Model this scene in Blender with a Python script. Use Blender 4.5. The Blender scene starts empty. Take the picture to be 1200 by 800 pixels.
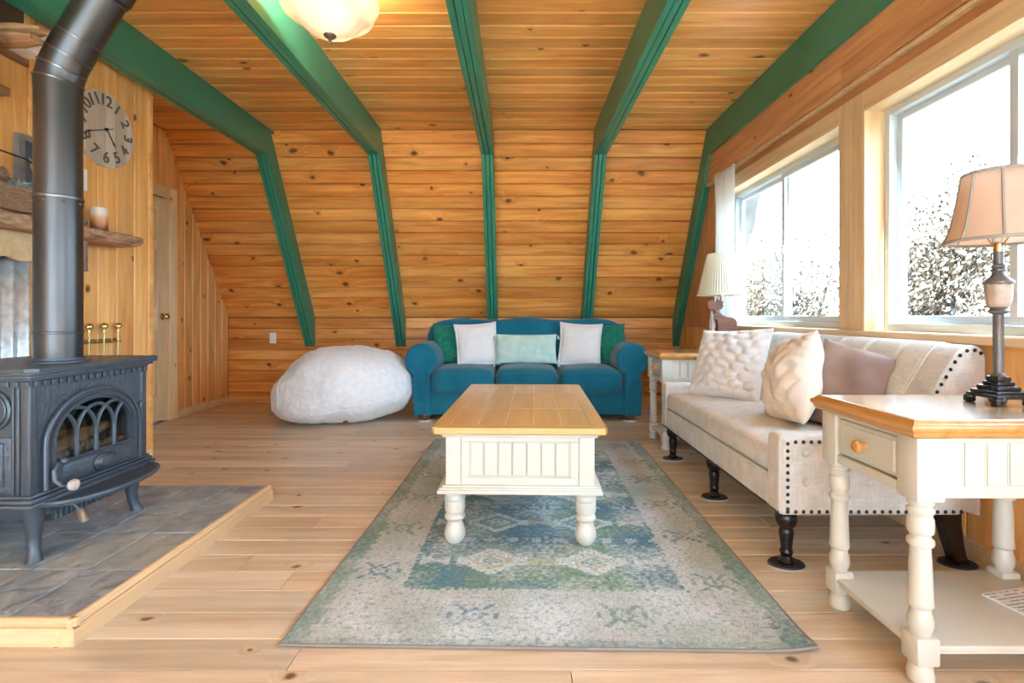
import bpy, bmesh, math, random
from mathutils import Vector, Matrix, noise
from mathutils.geometry import tessellate_polygon

# ------------------------------------------------------------------ camera, sky, exposure
sc = bpy.context.scene
COL = sc.collection
PI = math.pi
R = math.radians
random.seed(7)

cam_d = bpy.data.cameras.new('camera')
cam_d.sensor_width = 36.0
cam_d.lens = 18.0
cam_d.shift_x = -8 / 1200
cam_d.shift_y = -30 / 1200
cam_d.clip_start = 0.05
cam_o = bpy.data.objects.new('camera', cam_d)
COL.objects.link(cam_o)
cam_o.location = (0, 0, 0.93)
cam_o.rotation_euler = (R(90), 0, 0)
sc.camera = cam_o

SKY_STRENGTH = 7.5
w = bpy.data.worlds.new('sky')
sc.world = w
w.use_nodes = True
bgn = w.node_tree.nodes.get('Background') or w.node_tree.nodes.new('ShaderNodeBackground')
bgn.inputs['Color'].default_value = (0.60, 0.79, 1.0, 1)
bgn.inputs['Strength'].default_value = SKY_STRENGTH
wout = w.node_tree.nodes.get('World Output') or w.node_tree.nodes.new('ShaderNodeOutputWorld')
w.node_tree.links.new(bgn.outputs[0], wout.inputs[0])

# the sun stands behind the camera; it falls through the glazed front on to the floor behind us
sun_d = bpy.data.lights.new('sun', 'SUN')
sun_d.energy = 88.0
sun_d.angle = R(2.0)
sun_d.color = (0.57, 0.78, 1.0)
sun_o = bpy.data.objects.new('sun', sun_d)
COL.objects.link(sun_o)
sun_o.rotation_euler = (R(46), 0, R(6))

vs = sc.view_settings
vs.view_transform = 'Standard'
vs.look = 'None'
vs.exposure = 0.8
vs.gamma = 1.0
vs.use_curve_mapping = False
sc.cycles.use_denoising = True
sc.cycles.max_bounces = 12
sc.cycles.diffuse_bounces = 8
sc.cycles.glossy_bounces = 4
sc.cycles.transparent_max_bounces = 16
sc.cycles.sample_clamp_indirect = 6.0
sc.cycles.caustics_reflective = False
sc.cycles.caustics_refractive = False


def portal(name, loc, rot, sx, sy):
    # sampling aid in a window opening: a portal adds no light of its own
    l = bpy.data.lights.new(name, 'AREA')
    l.shape = 'RECTANGLE'
    l.size = sx
    l.size_y = sy
    l.cycles.is_portal = True
    o = bpy.data.objects.new(name, l)
    COL.objects.link(o)
    o.location = loc
    o.rotation_euler = rot
    return o


# room measures
XR, XL, XP = 1.72, -3.12, -2.36        # window wall, far left wall, partition wall
YK, ZK = 5.5, 0.91                     # knee wall, its top
YS, ZC = 4.51, 2.57                    # top of the slant, ceiling height
YB = -3.2                              # wall behind the camera
ZB = 2.335                             # underside of the ceiling beams

# right windows: area light faces -Z locally; turn to -X
portal('portal_window', (1.90, 3.495, 1.40), (0, R(90), 0), 1.15, 1.62)
portal('portal_window', (1.90, 1.87, 1.40), (0, R(90), 0), 1.15, 1.4)
portal('portal_window', (1.90, -0.85, 1.40), (0, R(90), 0), 1.15, 3.5)
portal('portal_window', (-0.35, YB - 0.12, 1.30), (R(90), 0, 0), 3.7, 2.3)

# ------------------------------------------------------------------ node materials
MATS = {}


def lin(r, g, b):
    f = lambda c: (c / 255 / 12.92) if c / 255 <= 0.04045 else ((c / 255 + 0.055) / 1.055) ** 2.4
    return (f(r), f(g), f(b), 1.0)


def new_mat(name):
    m = bpy.data.materials.new(name)
    m.use_nodes = True
    nt = m.node_tree
    nt.nodes.clear()
    out = nt.nodes.new('ShaderNodeOutputMaterial')
    p = nt.nodes.new('ShaderNodeBsdfPrincipled')
    nt.links.new(p.outputs[0], out.inputs[0])
    MATS[name] = m
    return m, nt, p, out


def nd(nt, typ, **kw):
    n = nt.nodes.new(typ)
    for k, v in kw.items():
        if k.startswith('i_'):
            n.inputs[k[2:].replace('_', ' ')].default_value = v
        else:
            setattr(n, k, v)
    return n


def mathn(nt, op, a, b=None, c=None, clamp=False):
    n = nt.nodes.new('ShaderNodeMath')
    n.operation = op
    n.use_clamp = clamp
    for i, v in enumerate((a, b, c)):
        if v is None:
            continue
        if isinstance(v, (int, float)):
            n.inputs[i].default_value = v
        else:
            nt.links.new(v, n.inputs[i])
    return n.outputs[0]


def mixc(nt, fac, a, b, typ='MIX'):
    n = nt.nodes.new('ShaderNodeMix')
    n.data_type = 'RGBA'
    n.blend_type = typ
    for i, v in ((0, fac), (6, a), (7, b)):
        if isinstance(v, (int, float)):
            n.inputs[i].default_value = v
        elif isinstance(v, tuple):
            n.inputs[i].default_value = v
        else:
            nt.links.new(v, n.inputs[i])
    return n.outputs[2]


def maprange(nt, v, a, b, c, d):
    n = nt.nodes.new('ShaderNodeMapRange')
    n.clamp = True
    nt.links.new(v, n.inputs[0])
    for i, q in enumerate((a, b, c, d)):
        n.inputs[i + 1].default_value = q
    return n.outputs[0]


def plain(name, col, rough=0.5, metal=0.0, spec=0.5, nscale=0.0, namt=0.12, bump=0.0, bscale=200.0, sheen=0.0, coat=0.0):
    m, nt, p, out = new_mat(name)
    p.inputs['Roughness'].default_value = rough
    p.inputs['Metallic'].default_value = metal
    p.inputs['Specular IOR Level'].default_value = spec
    if sheen:
        p.inputs['Sheen Weight'].default_value = sheen
        p.inputs['Sheen Roughness'].default_value = 0.6
    if coat:
        p.inputs['Coat Weight'].default_value = coat
        p.inputs['Coat Roughness'].default_value = 0.15
    tc = nd(nt, 'ShaderNodeTexCoord')
    n1 = nd(nt, 'ShaderNodeTexNoise')
    n1.inputs['Scale'].default_value = nscale or 6.0
    n1.inputs['Detail'].default_value = 5
    nt.links.new(tc.outputs['Object'], n1.inputs['Vector'])
    f = maprange(nt, n1.outputs['Fac'], 0.3, 0.7, 1 - namt, 1 + namt)
    cc = nd(nt, 'ShaderNodeCombineColor')
    for i in range(3):
        nt.links.new(f, cc.inputs[i])
    nt.links.new(mixc(nt, 1.0, col, cc.outputs[0], 'MULTIPLY'), p.inputs['Base Color'])
    if bump:
        n2 = nd(nt, 'ShaderNodeTexNoise')
        n2.inputs['Scale'].default_value = bscale
        n2.inputs['Detail'].default_value = 3
        nt.links.new(tc.outputs['Object'], n2.inputs['Vector'])
        b = nd(nt, 'ShaderNodeBump')
        b.inputs['Strength'].default_value = bump
        b.inputs['Distance'].default_value = 0.01
        nt.links.new(n2.outputs['Fac'], b.inputs['Height'])
        nt.links.new(b.outputs[0], p.inputs['Normal'])
    return m


def wood(name, light, dark, axis=0, knots=0.3, rough=0.42, vary=0.22, grain=1.0, kcol=None, spec=0.4, kscale=1.0, bump=0.15, coat=0.0):
    """Sawn timber: grain runs along the object's own axis, tone and figure differ from piece to piece."""
    m, nt, p, out = new_mat(name)
    p.inputs['Roughness'].default_value = rough
    p.inputs['Specular IOR Level'].default_value = spec
    if coat:
        p.inputs['Coat Weight'].default_value = coat
        p.inputs['Coat Roughness'].default_value = 0.2
    tc = nd(nt, 'ShaderNodeTexCoord')
    oi = nd(nt, 'ShaderNodeObjectInfo')
    sep = nd(nt, 'ShaderNodeSeparateXYZ')
    nt.links.new(tc.outputs['Object'], sep.inputs[0])
    order = {0: (0, 1, 2), 1: (1, 0, 2), 2: (2, 0, 1)}[axis]
    off = mathn(nt, 'MULTIPLY', oi.outputs['Random'], 61.0)
    com = nd(nt, 'ShaderNodeCombineXYZ')
    a = mathn(nt, 'ADD', sep.outputs[order[0]], off)
    b = mathn(nt, 'ADD', sep.outputs[order[1]], mathn(nt, 'MULTIPLY', off, 0.37))
    nt.links.new(a, com.inputs[0])
    nt.links.new(b, com.inputs[1])
    nt.links.new(sep.outputs[order[2]], com.inputs[2])
    # knots
    ks = nd(nt, 'ShaderNodeVectorMath', operation='MULTIPLY')
    ks.inputs[1].default_value = (4.1 * kscale, 6.0 * kscale, 1)
    nt.links.new(com.outputs[0], ks.inputs[0])
    kn = nd(nt, 'ShaderNodeTexNoise')
    kn.inputs['Scale'].default_value = 3.2
    kn.inputs['Detail'].default_value = 3
    nt.links.new(ks.outputs[0], kn.inputs['Vector'])
    kd = nd(nt, 'ShaderNodeVectorMath', operation='SUBTRACT')
    nt.links.new(kn.outputs['Color'], kd.inputs[0])
    kd.inputs[1].default_value = (0.5, 0.5, 0.5)
    k2 = nd(nt, 'ShaderNodeVectorMath', operation='SCALE')
    nt.links.new(kd.outputs[0], k2.inputs[0])
    k2.inputs['Scale'].default_value = 0.16
    k3 = nd(nt, 'ShaderNodeVectorMath', operation='ADD')
    nt.links.new(ks.outputs[0], k3.inputs[0])
    nt.links.new(k2.outputs[0], k3.inputs[1])
    ks = k3
    vo = nd(nt, 'ShaderNodeTexVoronoi', voronoi_dimensions='2D', feature='F1')
    vo.inputs['Scale'].default_value = 1.0
    nt.links.new(ks.outputs[0], vo.inputs['Vector'])
    sc_ = nd(nt, 'ShaderNodeSeparateColor')
    nt.links.new(vo.outputs['Color'], sc_.inputs[0])
    pick = mathn(nt, 'LESS_THAN', sc_.outputs[0], knots)
    size = maprange(nt, sc_.outputs[1], 0, 1, 0.035, 0.125)
    dd = mathn(nt, 'DIVIDE', vo.outputs['Distance'], size)
    core = mathn(nt, 'MULTIPLY', maprange(nt, dd, 0.45, 1.1, 1, 0), pick)
    halo = mathn(nt, 'MULTIPLY', maprange(nt, dd, 0.9, 3.2, 1, 0), pick)
    # grain, swept round the knots
    gs = nd(nt, 'ShaderNodeVectorMath', operation='MULTIPLY')
    gs.inputs[1].default_value = (1.6 * grain, 26 * grain, 26 * grain)
    nt.links.new(com.outputs[0], gs.inputs[0])
    bend = nd(nt, 'ShaderNodeCombineXYZ')
    nt.links.new(mathn(nt, 'MULTIPLY', halo, 1.6), bend.inputs[1])
    ga = nd(nt, 'ShaderNodeVectorMath', operation='ADD')
    nt.links.new(gs.outputs[0], ga.inputs[0])
    nt.links.new(bend.outputs[0], ga.inputs[1])
    n1 = nd(nt, 'ShaderNodeTexNoise')
    n1.inputs['Scale'].default_value = 1.0
    n1.inputs['Detail'].default_value = 6
    n1.inputs['Roughness'].default_value = 0.62
    n1.inputs['Distortion'].default_value = 0.7
    nt.links.new(ga.outputs[0], n1.inputs['Vector'])
    g2 = nd(nt, 'ShaderNodeVectorMath', operation='MULTIPLY')
    g2.inputs[1].default_value = (0.9, 7, 7)
    nt.links.new(com.outputs[0], g2.inputs[0])
    n2 = nd(nt, 'ShaderNodeTexNoise')
    n2.inputs['Scale'].default_value = 1.0
    n2.inputs['Detail'].default_value = 3
    nt.links.new(g2.outputs[0], n2.inputs['Vector'])
    gg = mathn(nt, 'ADD', mathn(nt, 'MULTIPLY', n1.outputs['Fac'], 0.6), mathn(nt, 'MULTIPLY', n2.outputs['Fac'], 0.4))
    fac = maprange(nt, gg, 0.39, 0.61, 0, 1)
    col = mixc(nt, fac, dark, light)
    tone = maprange(nt, mathn(nt, 'FRACT', mathn(nt, 'MULTIPLY', oi.outputs['Random'], 17.3)), 0, 1, 1 - vary, 1 + vary * 0.55)
    warm = maprange(nt, mathn(nt, 'FRACT', mathn(nt, 'MULTIPLY', oi.outputs['Random'], 41.7)), 0, 1, 1 - vary * 0.35, 1 + vary * 0.3)
    cc = nd(nt, 'ShaderNodeCombineColor')
    nt.links.new(tone, cc.inputs[0])
    nt.links.new(mathn(nt, 'MULTIPLY', tone, warm), cc.inputs[1])
    nt.links.new(mathn(nt, 'MULTIPLY', tone, mathn(nt, 'MULTIPLY', warm, warm)), cc.inputs[2])
    col = mixc(nt, 1.0, col, cc.outputs[0], 'MULTIPLY')
    if kcol is None:
        kcol = (dark[0] * 0.11, dark[1] * 0.09, dark[2] * 0.12, 1)
    col = mixc(nt, mathn(nt, 'MULTIPLY', halo, 0.28), col, dark)
    col = mixc(nt, mathn(nt, 'MULTIPLY', core, 0.9), col, kcol)
    nt.links.new(col, p.inputs['Base Color'])
    if bump:
        bm_ = nd(nt, 'ShaderNodeBump')
        bm_.inputs['Strength'].default_value = bump
        bm_.inputs['Distance'].default_value = 0.004
        nt.links.new(n1.outputs['Fac'], bm_.inputs['Height'])
        nt.links.new(bm_.outputs[0], p.inputs['Normal'])
    return m


def fabric(name, col, col2=None, weave=0.0, wscale=260.0, fuzz=0.25, fscale=120.0, rough=0.95, sheen=0.2, mottle=0.1, mscale=5.0):
    m, nt, p, out = new_mat(name)
    p.inputs['Roughness'].default_value = rough
    p.inputs['Specular IOR Level'].default_value = 0.15
    p.inputs['Sheen Weight'].default_value = sheen
    p.inputs['Sheen Roughness'].default_value = 0.5
    tc = nd(nt, 'ShaderNodeTexCoord')
    n1 = nd(nt, 'ShaderNodeTexNoise')
    n1.inputs['Scale'].default_value = mscale
    n1.inputs['Detail'].default_value = 6
    nt.links.new(tc.outputs['Object'], n1.inputs['Vector'])
    f = maprange(nt, n1.outputs['Fac'], 0.3, 0.7, 0, 1)
    if col2 is None:
        col2 = tuple(c * (1 - mottle * 2) for c in col[:3]) + (1,)
    base = mixc(nt, f, col2, col)
    n2 = nd(nt, 'ShaderNodeTexNoise')
    n2.inputs['Scale'].default_value = fscale
    n2.inputs['Detail'].default_value = 4
    nt.links.new(tc.outputs['Object'], n2.inputs['Vector'])
    h = n2.outputs['Fac']
    if weave:
        sx = nd(nt, 'ShaderNodeSeparateXYZ')
        nt.links.new(tc.outputs['Object'], sx.inputs[0])
        st = []
        for i in range(3):
            vm = nd(nt, 'ShaderNodeVectorMath', operation='MULTIPLY')
            s = [wscale * 0.06] * 3
            s[i] = wscale
            vm.inputs[1].default_value = s
            nt.links.new(tc.outputs['Object'], vm.inputs[0])
            q = nd(nt, 'ShaderNodeTexNoise')
            q.inputs['Scale'].default_value = 1.0
            q.inputs['Detail'].default_value = 1
            nt.links.new(vm.outputs[0], q.inputs['Vector'])
            st.append(q.outputs['Fac'])
        wv = mathn(nt, 'DIVIDE', mathn(nt, 'ADD', mathn(nt, 'ADD', st[0], st[1]), st[2]), 3.0)
        g = maprange(nt, wv, 0.38, 0.62, 1 - weave, 1 + weave * 0.5)
        cc = nd(nt, 'ShaderNodeCombineColor')
        for i in range(3):
            nt.links.new(g, cc.inputs[i])
        base = mixc(nt, 1.0, base, cc.outputs[0], 'MULTIPLY')
        h = mathn(nt, 'ADD', h, wv)
    nt.links.new(base, p.inputs['Base Color'])
    b = nd(nt, 'ShaderNodeBump')
    b.inputs['Strength'].default_value = fuzz
    b.inputs['Distance'].default_value = 0.006
    nt.links.new(h, b.inputs['Height'])
    nt.links.new(b.outputs[0], p.inputs['Normal'])
    return m


# timber
wood('pine_ceiling', (0.92, 0.49, 0.155, 1), (0.66, 0.27, 0.060, 1), knots=0.34, vary=0.24, rough=0.34, kscale=0.7)
wood('pine_slant', (0.92, 0.435, 0.115, 1), (0.60, 0.215, 0.040, 1), knots=0.42, vary=0.24, rough=0.36, kscale=0.7)
wood('pine_wall', (0.93, 0.54, 0.20, 1), (0.72, 0.335, 0.095, 1), knots=0.26, vary=0.14, rough=0.36)
wood('pine_shaded', (0.66, 0.34, 0.16, 1), (0.46, 0.20, 0.085, 1), knots=0.16, vary=0.14, rough=0.35)  # shade on the window wall put into the colour: darker, redder pine
wood('pine_floor', (0.77, 0.665, 0.53, 1), (0.55, 0.435, 0.31, 1), knots=0.30, vary=0.14, rough=0.33, kcol=(0.10, 0.045, 0.02, 1), grain=0.8)
wood('pine_trim', (0.83, 0.63, 0.38, 1), (0.66, 0.45, 0.23, 1), knots=0.12, vary=0.10, rough=0.4)
wood('pine_casing', (0.80, 0.60, 0.38, 1), (0.64, 0.43, 0.24, 1), knots=0.12, vary=0.08, rough=0.4)
wood('pine_door', (0.93, 0.72, 0.44, 1), (0.78, 0.54, 0.28, 1), knots=0.14, vary=0.10, rough=0.36)
wood('pine_hearth_trim', (0.86, 0.64, 0.40, 1), (0.70, 0.48, 0.26, 1), knots=0.15, vary=0.10, rough=0.4)
wood('bark_slab', (0.60, 0.39, 0.25, 1), (0.17, 0.09, 0.05, 1), axis=1, knots=0.2, vary=0.1, rough=0.75, bump=0.9, grain=1.6)
wood('bark_light', (0.55, 0.46, 0.40, 1), (0.17, 0.10, 0.07, 1), axis=2, knots=0.1, rough=0.8, bump=1.0, grain=2.0)
wood('driftwood', (0.60, 0.36, 0.17, 1), (0.30, 0.15, 0.07, 1), axis=0, knots=0.2, rough=0.7, bump=0.6)
wood('rough_board', (0.40, 0.19, 0.08, 1), (0.19, 0.08, 0.035, 1), axis=1, knots=0.1, rough=0.7, bump=0.6)
wood('table_oak', (0.70, 0.42, 0.16, 1), (0.58, 0.315, 0.10, 1), axis=1, knots=0.0, vary=0.06, rough=0.24, bump=0.05, grain=0.7, coat=0.25)
wood('table_oak_border', (0.74, 0.44, 0.15, 1), (0.60, 0.32, 0.09, 1), axis=0, knots=0.0, vary=0.1, rough=0.24, bump=0.05, grain=0.7, coat=0.25)
wood('end_table_top', (0.66, 0.45, 0.25, 1), (0.52, 0.32, 0.16, 1), axis=0, knots=0.0, vary=0.1, rough=0.16, bump=0.03, coat=1.0)
wood('end_table_edge', (0.58, 0.30, 0.10, 1), (0.42, 0.19, 0.05, 1), axis=1, knots=0.0, vary=0.05, rough=0.25, bump=0.05, coat=0.3)
wood('knob_wood', (0.70, 0.38, 0.14, 1), (0.52, 0.24, 0.07, 1), axis=0, knots=0.0, vary=0.05, rough=0.3)
wood('clock_wood', (0.70, 0.61, 0.51, 1), (0.54, 0.45, 0.36, 1), axis=2, knots=0.08, vary=0.18, rough=0.7)
wood('antler_wood', (0.66, 0.40, 0.18, 1), (0.40, 0.20, 0.08, 1), axis=2, knots=0.0, rough=0.6)
wood('moose_wood', (0.20, 0.08, 0.04, 1), (0.10, 0.035, 0.018, 1), axis=0, knots=0.0, rough=0.5)
wood('foot_wood', (0.20, 0.075, 0.035, 1), (0.10, 0.035, 0.02, 1), axis=2, knots=0.0, rough=0.35)
wood('black_leg', (0.016, 0.010, 0.009, 1), (0.008, 0.005, 0.005, 1), axis=2, knots=0.0, rough=0.22, bump=0.02)
wood('tree_bark', (0.03, 0.025, 0.02, 1), (0.02, 0.016, 0.012, 1), axis=2, knots=0.0, rough=0.9)
wood('fire_log', (0.62, 0.45, 0.28, 1), (0.36, 0.22, 0.12, 1), axis=1, knots=0.1, rough=0.8)
# paint, metal, stone
plain('beam_green', (0.030, 0.205, 0.130, 1), rough=0.34, nscale=3, namt=0.10, bump=0.03, bscale=60)
plain('cream_paint', (0.60, 0.59, 0.525, 1), rough=0.32, nscale=8, namt=0.03)
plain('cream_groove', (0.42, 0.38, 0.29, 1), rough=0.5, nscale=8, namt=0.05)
plain('cast_iron', (0.078, 0.098, 0.125, 1), rough=0.42, metal=0.35, spec=0.6, nscale=12, namt=0.10, bump=0.06, bscale=300)
plain('cast_iron_grain', (0.088, 0.110, 0.140, 1), rough=0.40, metal=0.35, spec=0.6, nscale=20, namt=0.12, bump=0.55, bscale=75)
plain('pipe_metal', (0.092, 0.090, 0.090, 1), rough=0.34, metal=0.85, nscale=3, namt=0.08)
plain('pipe_ring', (0.20, 0.19, 0.185, 1), rough=0.3, metal=0.9)
plain('dark_metal', (0.02, 0.02, 0.021, 1), rough=0.35, metal=0.5)
plain('bronze', (0.16, 0.12, 0.10, 1), rough=0.35, metal=0.8, nscale=30, namt=0.2)
plain('brass', (0.66, 0.50, 0.24, 1), rough=0.22, metal=1.0, nscale=10, namt=0.06)
plain('chrome', (0.6, 0.6, 0.6, 1), rough=0.2, metal=1.0)
plain('nail_bronze', (0.055, 0.042, 0.036, 1), rough=0.3, metal=0.7)
plain('black_lamp', (0.018, 0.016, 0.017, 1), rough=0.22, nscale=30, namt=0.2)
plain('grey_lamp', (0.115, 0.105, 0.10, 1), rough=0.35, metal=0.2, nscale=18, namt=0.2)
plain('urn_stone', (0.36, 0.29, 0.24, 1), rough=0.45, nscale=16, namt=0.45)
plain('white_plastic', (0.84, 0.84, 0.82, 1), rough=0.3, nscale=4, namt=0.01)
plain('vinyl', (0.58, 0.63, 0.66, 1), rough=0.35, nscale=4, namt=0.01)
plain('vinyl_shadow', (0.42, 0.50, 0.55, 1), rough=0.35, nscale=4, namt=0.02)
plain('felt_white', (0.8, 0.8, 0.78, 1), rough=0.9)
plain('pad_dark', (0.025, 0.025, 0.028, 1), rough=0.4)
plain('pad_rim', (0.45, 0.44, 0.42, 1), rough=0.5)
plain('backing_dark', (0.10, 0.055, 0.025, 1), rough=0.9)
plain('paper', (0.82, 0.82, 0.80, 1), rough=0.7, nscale=3, namt=0.02)
plain('ink', (0.10, 0.11, 0.12, 1), rough=0.8)
plain('leather_tag', (0.27, 0.085, 0.03, 1), rough=0.5)
plain('frame_grey', (0.17, 0.16, 0.155, 1), rough=0.6, nscale=25, namt=0.2)
plain('slate_blue', (0.085, 0.10, 0.115, 1), rough=0.6, nscale=8, namt=0.2)
plain('numeral_grey', (0.12, 0.105, 0.095, 1), rough=0.6)
plain('clock_hand', (0.012, 0.012, 0.012, 1), rough=0.4)
plain('cone_brown', (0.30, 0.185, 0.115, 1), rough=0.8, nscale=60, namt=0.5)
plain('sprig_blue', (0.27, 0.34, 0.34, 1), rough=0.8, nscale=60, namt=0.4)
plain('stone_grey', (0.22, 0.20, 0.19, 1), rough=0.7, nscale=30, namt=0.3)
plain('ground_grass', (0.12, 0.10, 0.075, 1), rough=0.95, nscale=0.6, namt=0.3)
plain('shingle', (0.05, 0.045, 0.04, 1), rough=0.9, nscale=7, namt=0.4)
plain('leaf_tan', (0.125, 0.078, 0.042, 1), rough=0.8, nscale=1.6, namt=0.45)
plain('leaf_green', (0.105, 0.070, 0.040, 1), rough=0.8, nscale=1.6, namt=0.45)
plain('ash', (0.62, 0.56, 0.48, 1), rough=0.9, nscale=30, namt=0.3)
# cloth
fabric('teal_cloth', (0.012, 0.165, 0.255, 1), (0.007, 0.125, 0.20, 1), weave=0.12, wscale=420, fuzz=0.12, fscale=260, sheen=0.25, mscale=4)
fabric('linen', (0.68, 0.64, 0.59, 1), (0.60, 0.565, 0.52, 1), weave=0.16, wscale=330, fuzz=0.12, fscale=240, sheen=0.1, mscale=7)
fabric('fleece', (0.86, 0.89, 0.91, 1), (0.76, 0.79, 0.81, 1), fuzz=1.0, fscale=48, sheen=0.4, mscale=22)
fabric('pillow_white', (0.86, 0.87, 0.87, 1), (0.80, 0.81, 0.81, 1), weave=0.06, fuzz=0.1, sheen=0.1)
fabric('pillow_plush', (0.77, 0.745, 0.73, 1), (0.69, 0.665, 0.65, 1), fuzz=0.5, fscale=150, sheen=0.4)
fabric('pillow_cream', (0.82, 0.74, 0.60, 1), (0.76, 0.67, 0.52, 1), fuzz=0.06, sheen=0.2, rough=0.6)
fabric('pillow_cream_ruched', (0.78, 0.71, 0.62, 1), (0.68, 0.60, 0.52, 1), fuzz=0.4, fscale=110, sheen=0.3)
fabric('pillow_mauve', (0.32, 0.215, 0.175, 1), (0.22, 0.145, 0.12, 1), fuzz=0.05, sheen=0.0, rough=0.42)
fabric('pillow_green', (0.020, 0.235, 0.155, 1), (0.010, 0.15, 0.10, 1), fuzz=0.6, fscale=70, sheen=0.2, mscale=20)
fabric('pillow_mint', (0.62, 0.79, 0.72, 1), (0.42, 0.66, 0.59, 1), fuzz=0.5, fscale=90, sheen=0.2, mscale=16)
fabric('shade_pleat', (0.80, 0.77, 0.64, 1), fuzz=0.05, mottle=0.03)
fabric('shade_trim', (0.34, 0.31, 0.285, 1), fuzz=0.05)


def translucent(name, col, mix=0.5, tcol=None, rough=0.8):
    m, nt, p, out = new_mat(name)
    p.inputs['Base Color'].default_value = col
    p.inputs['Roughness'].default_value = rough
    p.inputs['Specular IOR Level'].default_value = 0.3
    t = nd(nt, 'ShaderNodeBsdfTranslucent')
    t.inputs['Color'].default_value = tcol or col
    mx = nd(nt, 'ShaderNodeMixShader')
    tc = nd(nt, 'ShaderNodeTexCoord')
    n1 = nd(nt, 'ShaderNodeTexNoise')
    n1.inputs['Scale'].default_value = 9
    nt.links.new(tc.outputs['Object'], n1.inputs['Vector'])
    nt.links.new(maprange(nt, n1.outputs['Fac'], 0.3, 0.7, mix - 0.05, mix + 0.05), mx.inputs[0])
    nt.links.new(p.outputs[0], mx.inputs[1])
    nt.links.new(t.outputs[0], mx.inputs[2])
    nt.links.new(mx.outputs[0], out.inputs[0])
    return m


translucent('shade_silk', (0.84, 0.67, 0.55, 1), 0.5, (0.86, 0.70, 0.58, 1))
translucent('shade_cream', (0.82, 0.80, 0.68, 1), 0.35)
translucent('curtain', (0.90, 0.90, 0.89, 1), 0.55)
translucent('alabaster', (0.88, 0.83, 0.74, 1), 0.16, (0.92, 0.85, 0.72, 1), rough=0.2)


def glass_mat(name, tint=(0.96, 0.98, 0.98, 1), refl=0.05):
    m, nt, p, out = new_mat(name)
    nt.nodes.remove(p)
    t = nd(nt, 'ShaderNodeBsdfTransparent')
    t.inputs['Color'].default_value = tint
    g = nd(nt, 'ShaderNodeBsdfGlossy')
    g.inputs['Roughness'].default_value = 0.02
    lw = nd(nt, 'ShaderNodeLayerWeight')
    fr = mathn(nt, 'ADD', mathn(nt, 'MULTIPLY', mathn(nt, 'POWER', lw.outputs['Facing'], 5.0), 0.5), refl * 0.6)
    mx = nd(nt, 'ShaderNodeMixShader')
    nt.links.new(fr, mx.inputs[0])
    nt.links.new(t.outputs[0], mx.inputs[1])
    nt.links.new(g.outputs[0], mx.inputs[2])
    nt.links.new(mx.outputs[0], out.inputs[0])
    return m


glass_mat('window_glass')
glass_mat('stove_glass', (0.80, 0.77, 0.72, 1), 0.22)


def slate_mat():
    m, nt, p, out = new_mat('slate')
    p.inputs['Roughness'].default_value = 0.5
    tc = nd(nt, 'ShaderNodeTexCoord')
    oi = nd(nt, 'ShaderNodeObjectInfo')
    ad = nd(nt, 'ShaderNodeVectorMath', operation='ADD')
    nt.links.new(tc.outputs['Object'], ad.inputs[0])
    vm = nd(nt, 'ShaderNodeVectorMath', operation='SCALE')
    vm.inputs[0].default_value = (13, 7, 3)
    nt.links.new(oi.outputs['Random'], vm.inputs['Scale'])
    nt.links.new(vm.outputs[0], ad.inputs[1])
    n1 = nd(nt, 'ShaderNodeTexNoise')
    n1.inputs['Scale'].default_value = 9
    n1.inputs['Detail'].default_value = 8
    n1.inputs['Distortion'].default_value = 1.2
    nt.links.new(ad.outputs[0], n1.inputs['Vector'])
    c1 = mixc(nt, maprange(nt, n1.outputs['Fac'], 0.3, 0.7, 0, 1), (0.17, 0.21, 0.25, 1), (0.42, 0.47, 0.51, 1))
    c2 = mixc(nt, maprange(nt, oi.outputs['Random'], 0.5, 1.0, 0, 0.45), c1, (0.40, 0.40, 0.35, 1))
    n2 = nd(nt, 'ShaderNodeTexNoise')
    n2.inputs['Scale'].default_value = 34
    n2.inputs['Detail'].default_value = 4
    nt.links.new(ad.outputs[0], n2.inputs['Vector'])
    c3 = mixc(nt, maprange(nt, n2.outputs['Fac'], 0.62, 0.74, 0, 0.6), c2, (0.07, 0.07, 0.07, 1))
    nt.links.new(c3, p.inputs['Base Color'])
    b = nd(nt, 'ShaderNodeBump')
    b.inputs['Strength'].default_value = 0.8
    b.inputs['Distance'].default_value = 0.015
    nt.links.new(n1.outputs['Fac'], b.inputs['Height'])
    nt.links.new(b.outputs[0], p.inputs['Normal'])


slate_mat()


def candle_mat():
    m, nt, p, out = new_mat('candle_wax')
    p.inputs['Roughness'].default_value = 0.3
    tc = nd(nt, 'ShaderNodeTexCoord')
    sx = nd(nt, 'ShaderNodeSeparateXYZ')
    nt.links.new(tc.outputs['Object'], sx.inputs[0])
    n1 = nd(nt, 'ShaderNodeTexNoise')
    n1.inputs['Scale'].default_value = 22
    nt.links.new(tc.outputs['Object'], n1.inputs['Vector'])
    h = mathn(nt, 'ADD', sx.outputs[2], mathn(nt, 'MULTIPLY', mathn(nt, 'SUBTRACT', n1.outputs['Fac'], 0.5), 0.05))
    r = nd(nt, 'ShaderNodeValToRGB')
    nt.links.new(maprange(nt, h, 0.0, 0.12, 0, 1), r.inputs[0])
    e = r.color_ramp.elements
    e[0].position = 0.05
    e[0].color = (0.16, 0.05, 0.02, 1)
    e[1].position = 0.75
    e[1].color = (0.84, 0.80, 0.70, 1)
    for pos, c in ((0.3, (0.55, 0.17, 0.05, 1)), (0.5, (0.72, 0.36, 0.16, 1))):
        q = e.new(pos)
        q.color = c
    nt.links.new(r.outputs[0], p.inputs['Base Color'])


candle_mat()


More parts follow.
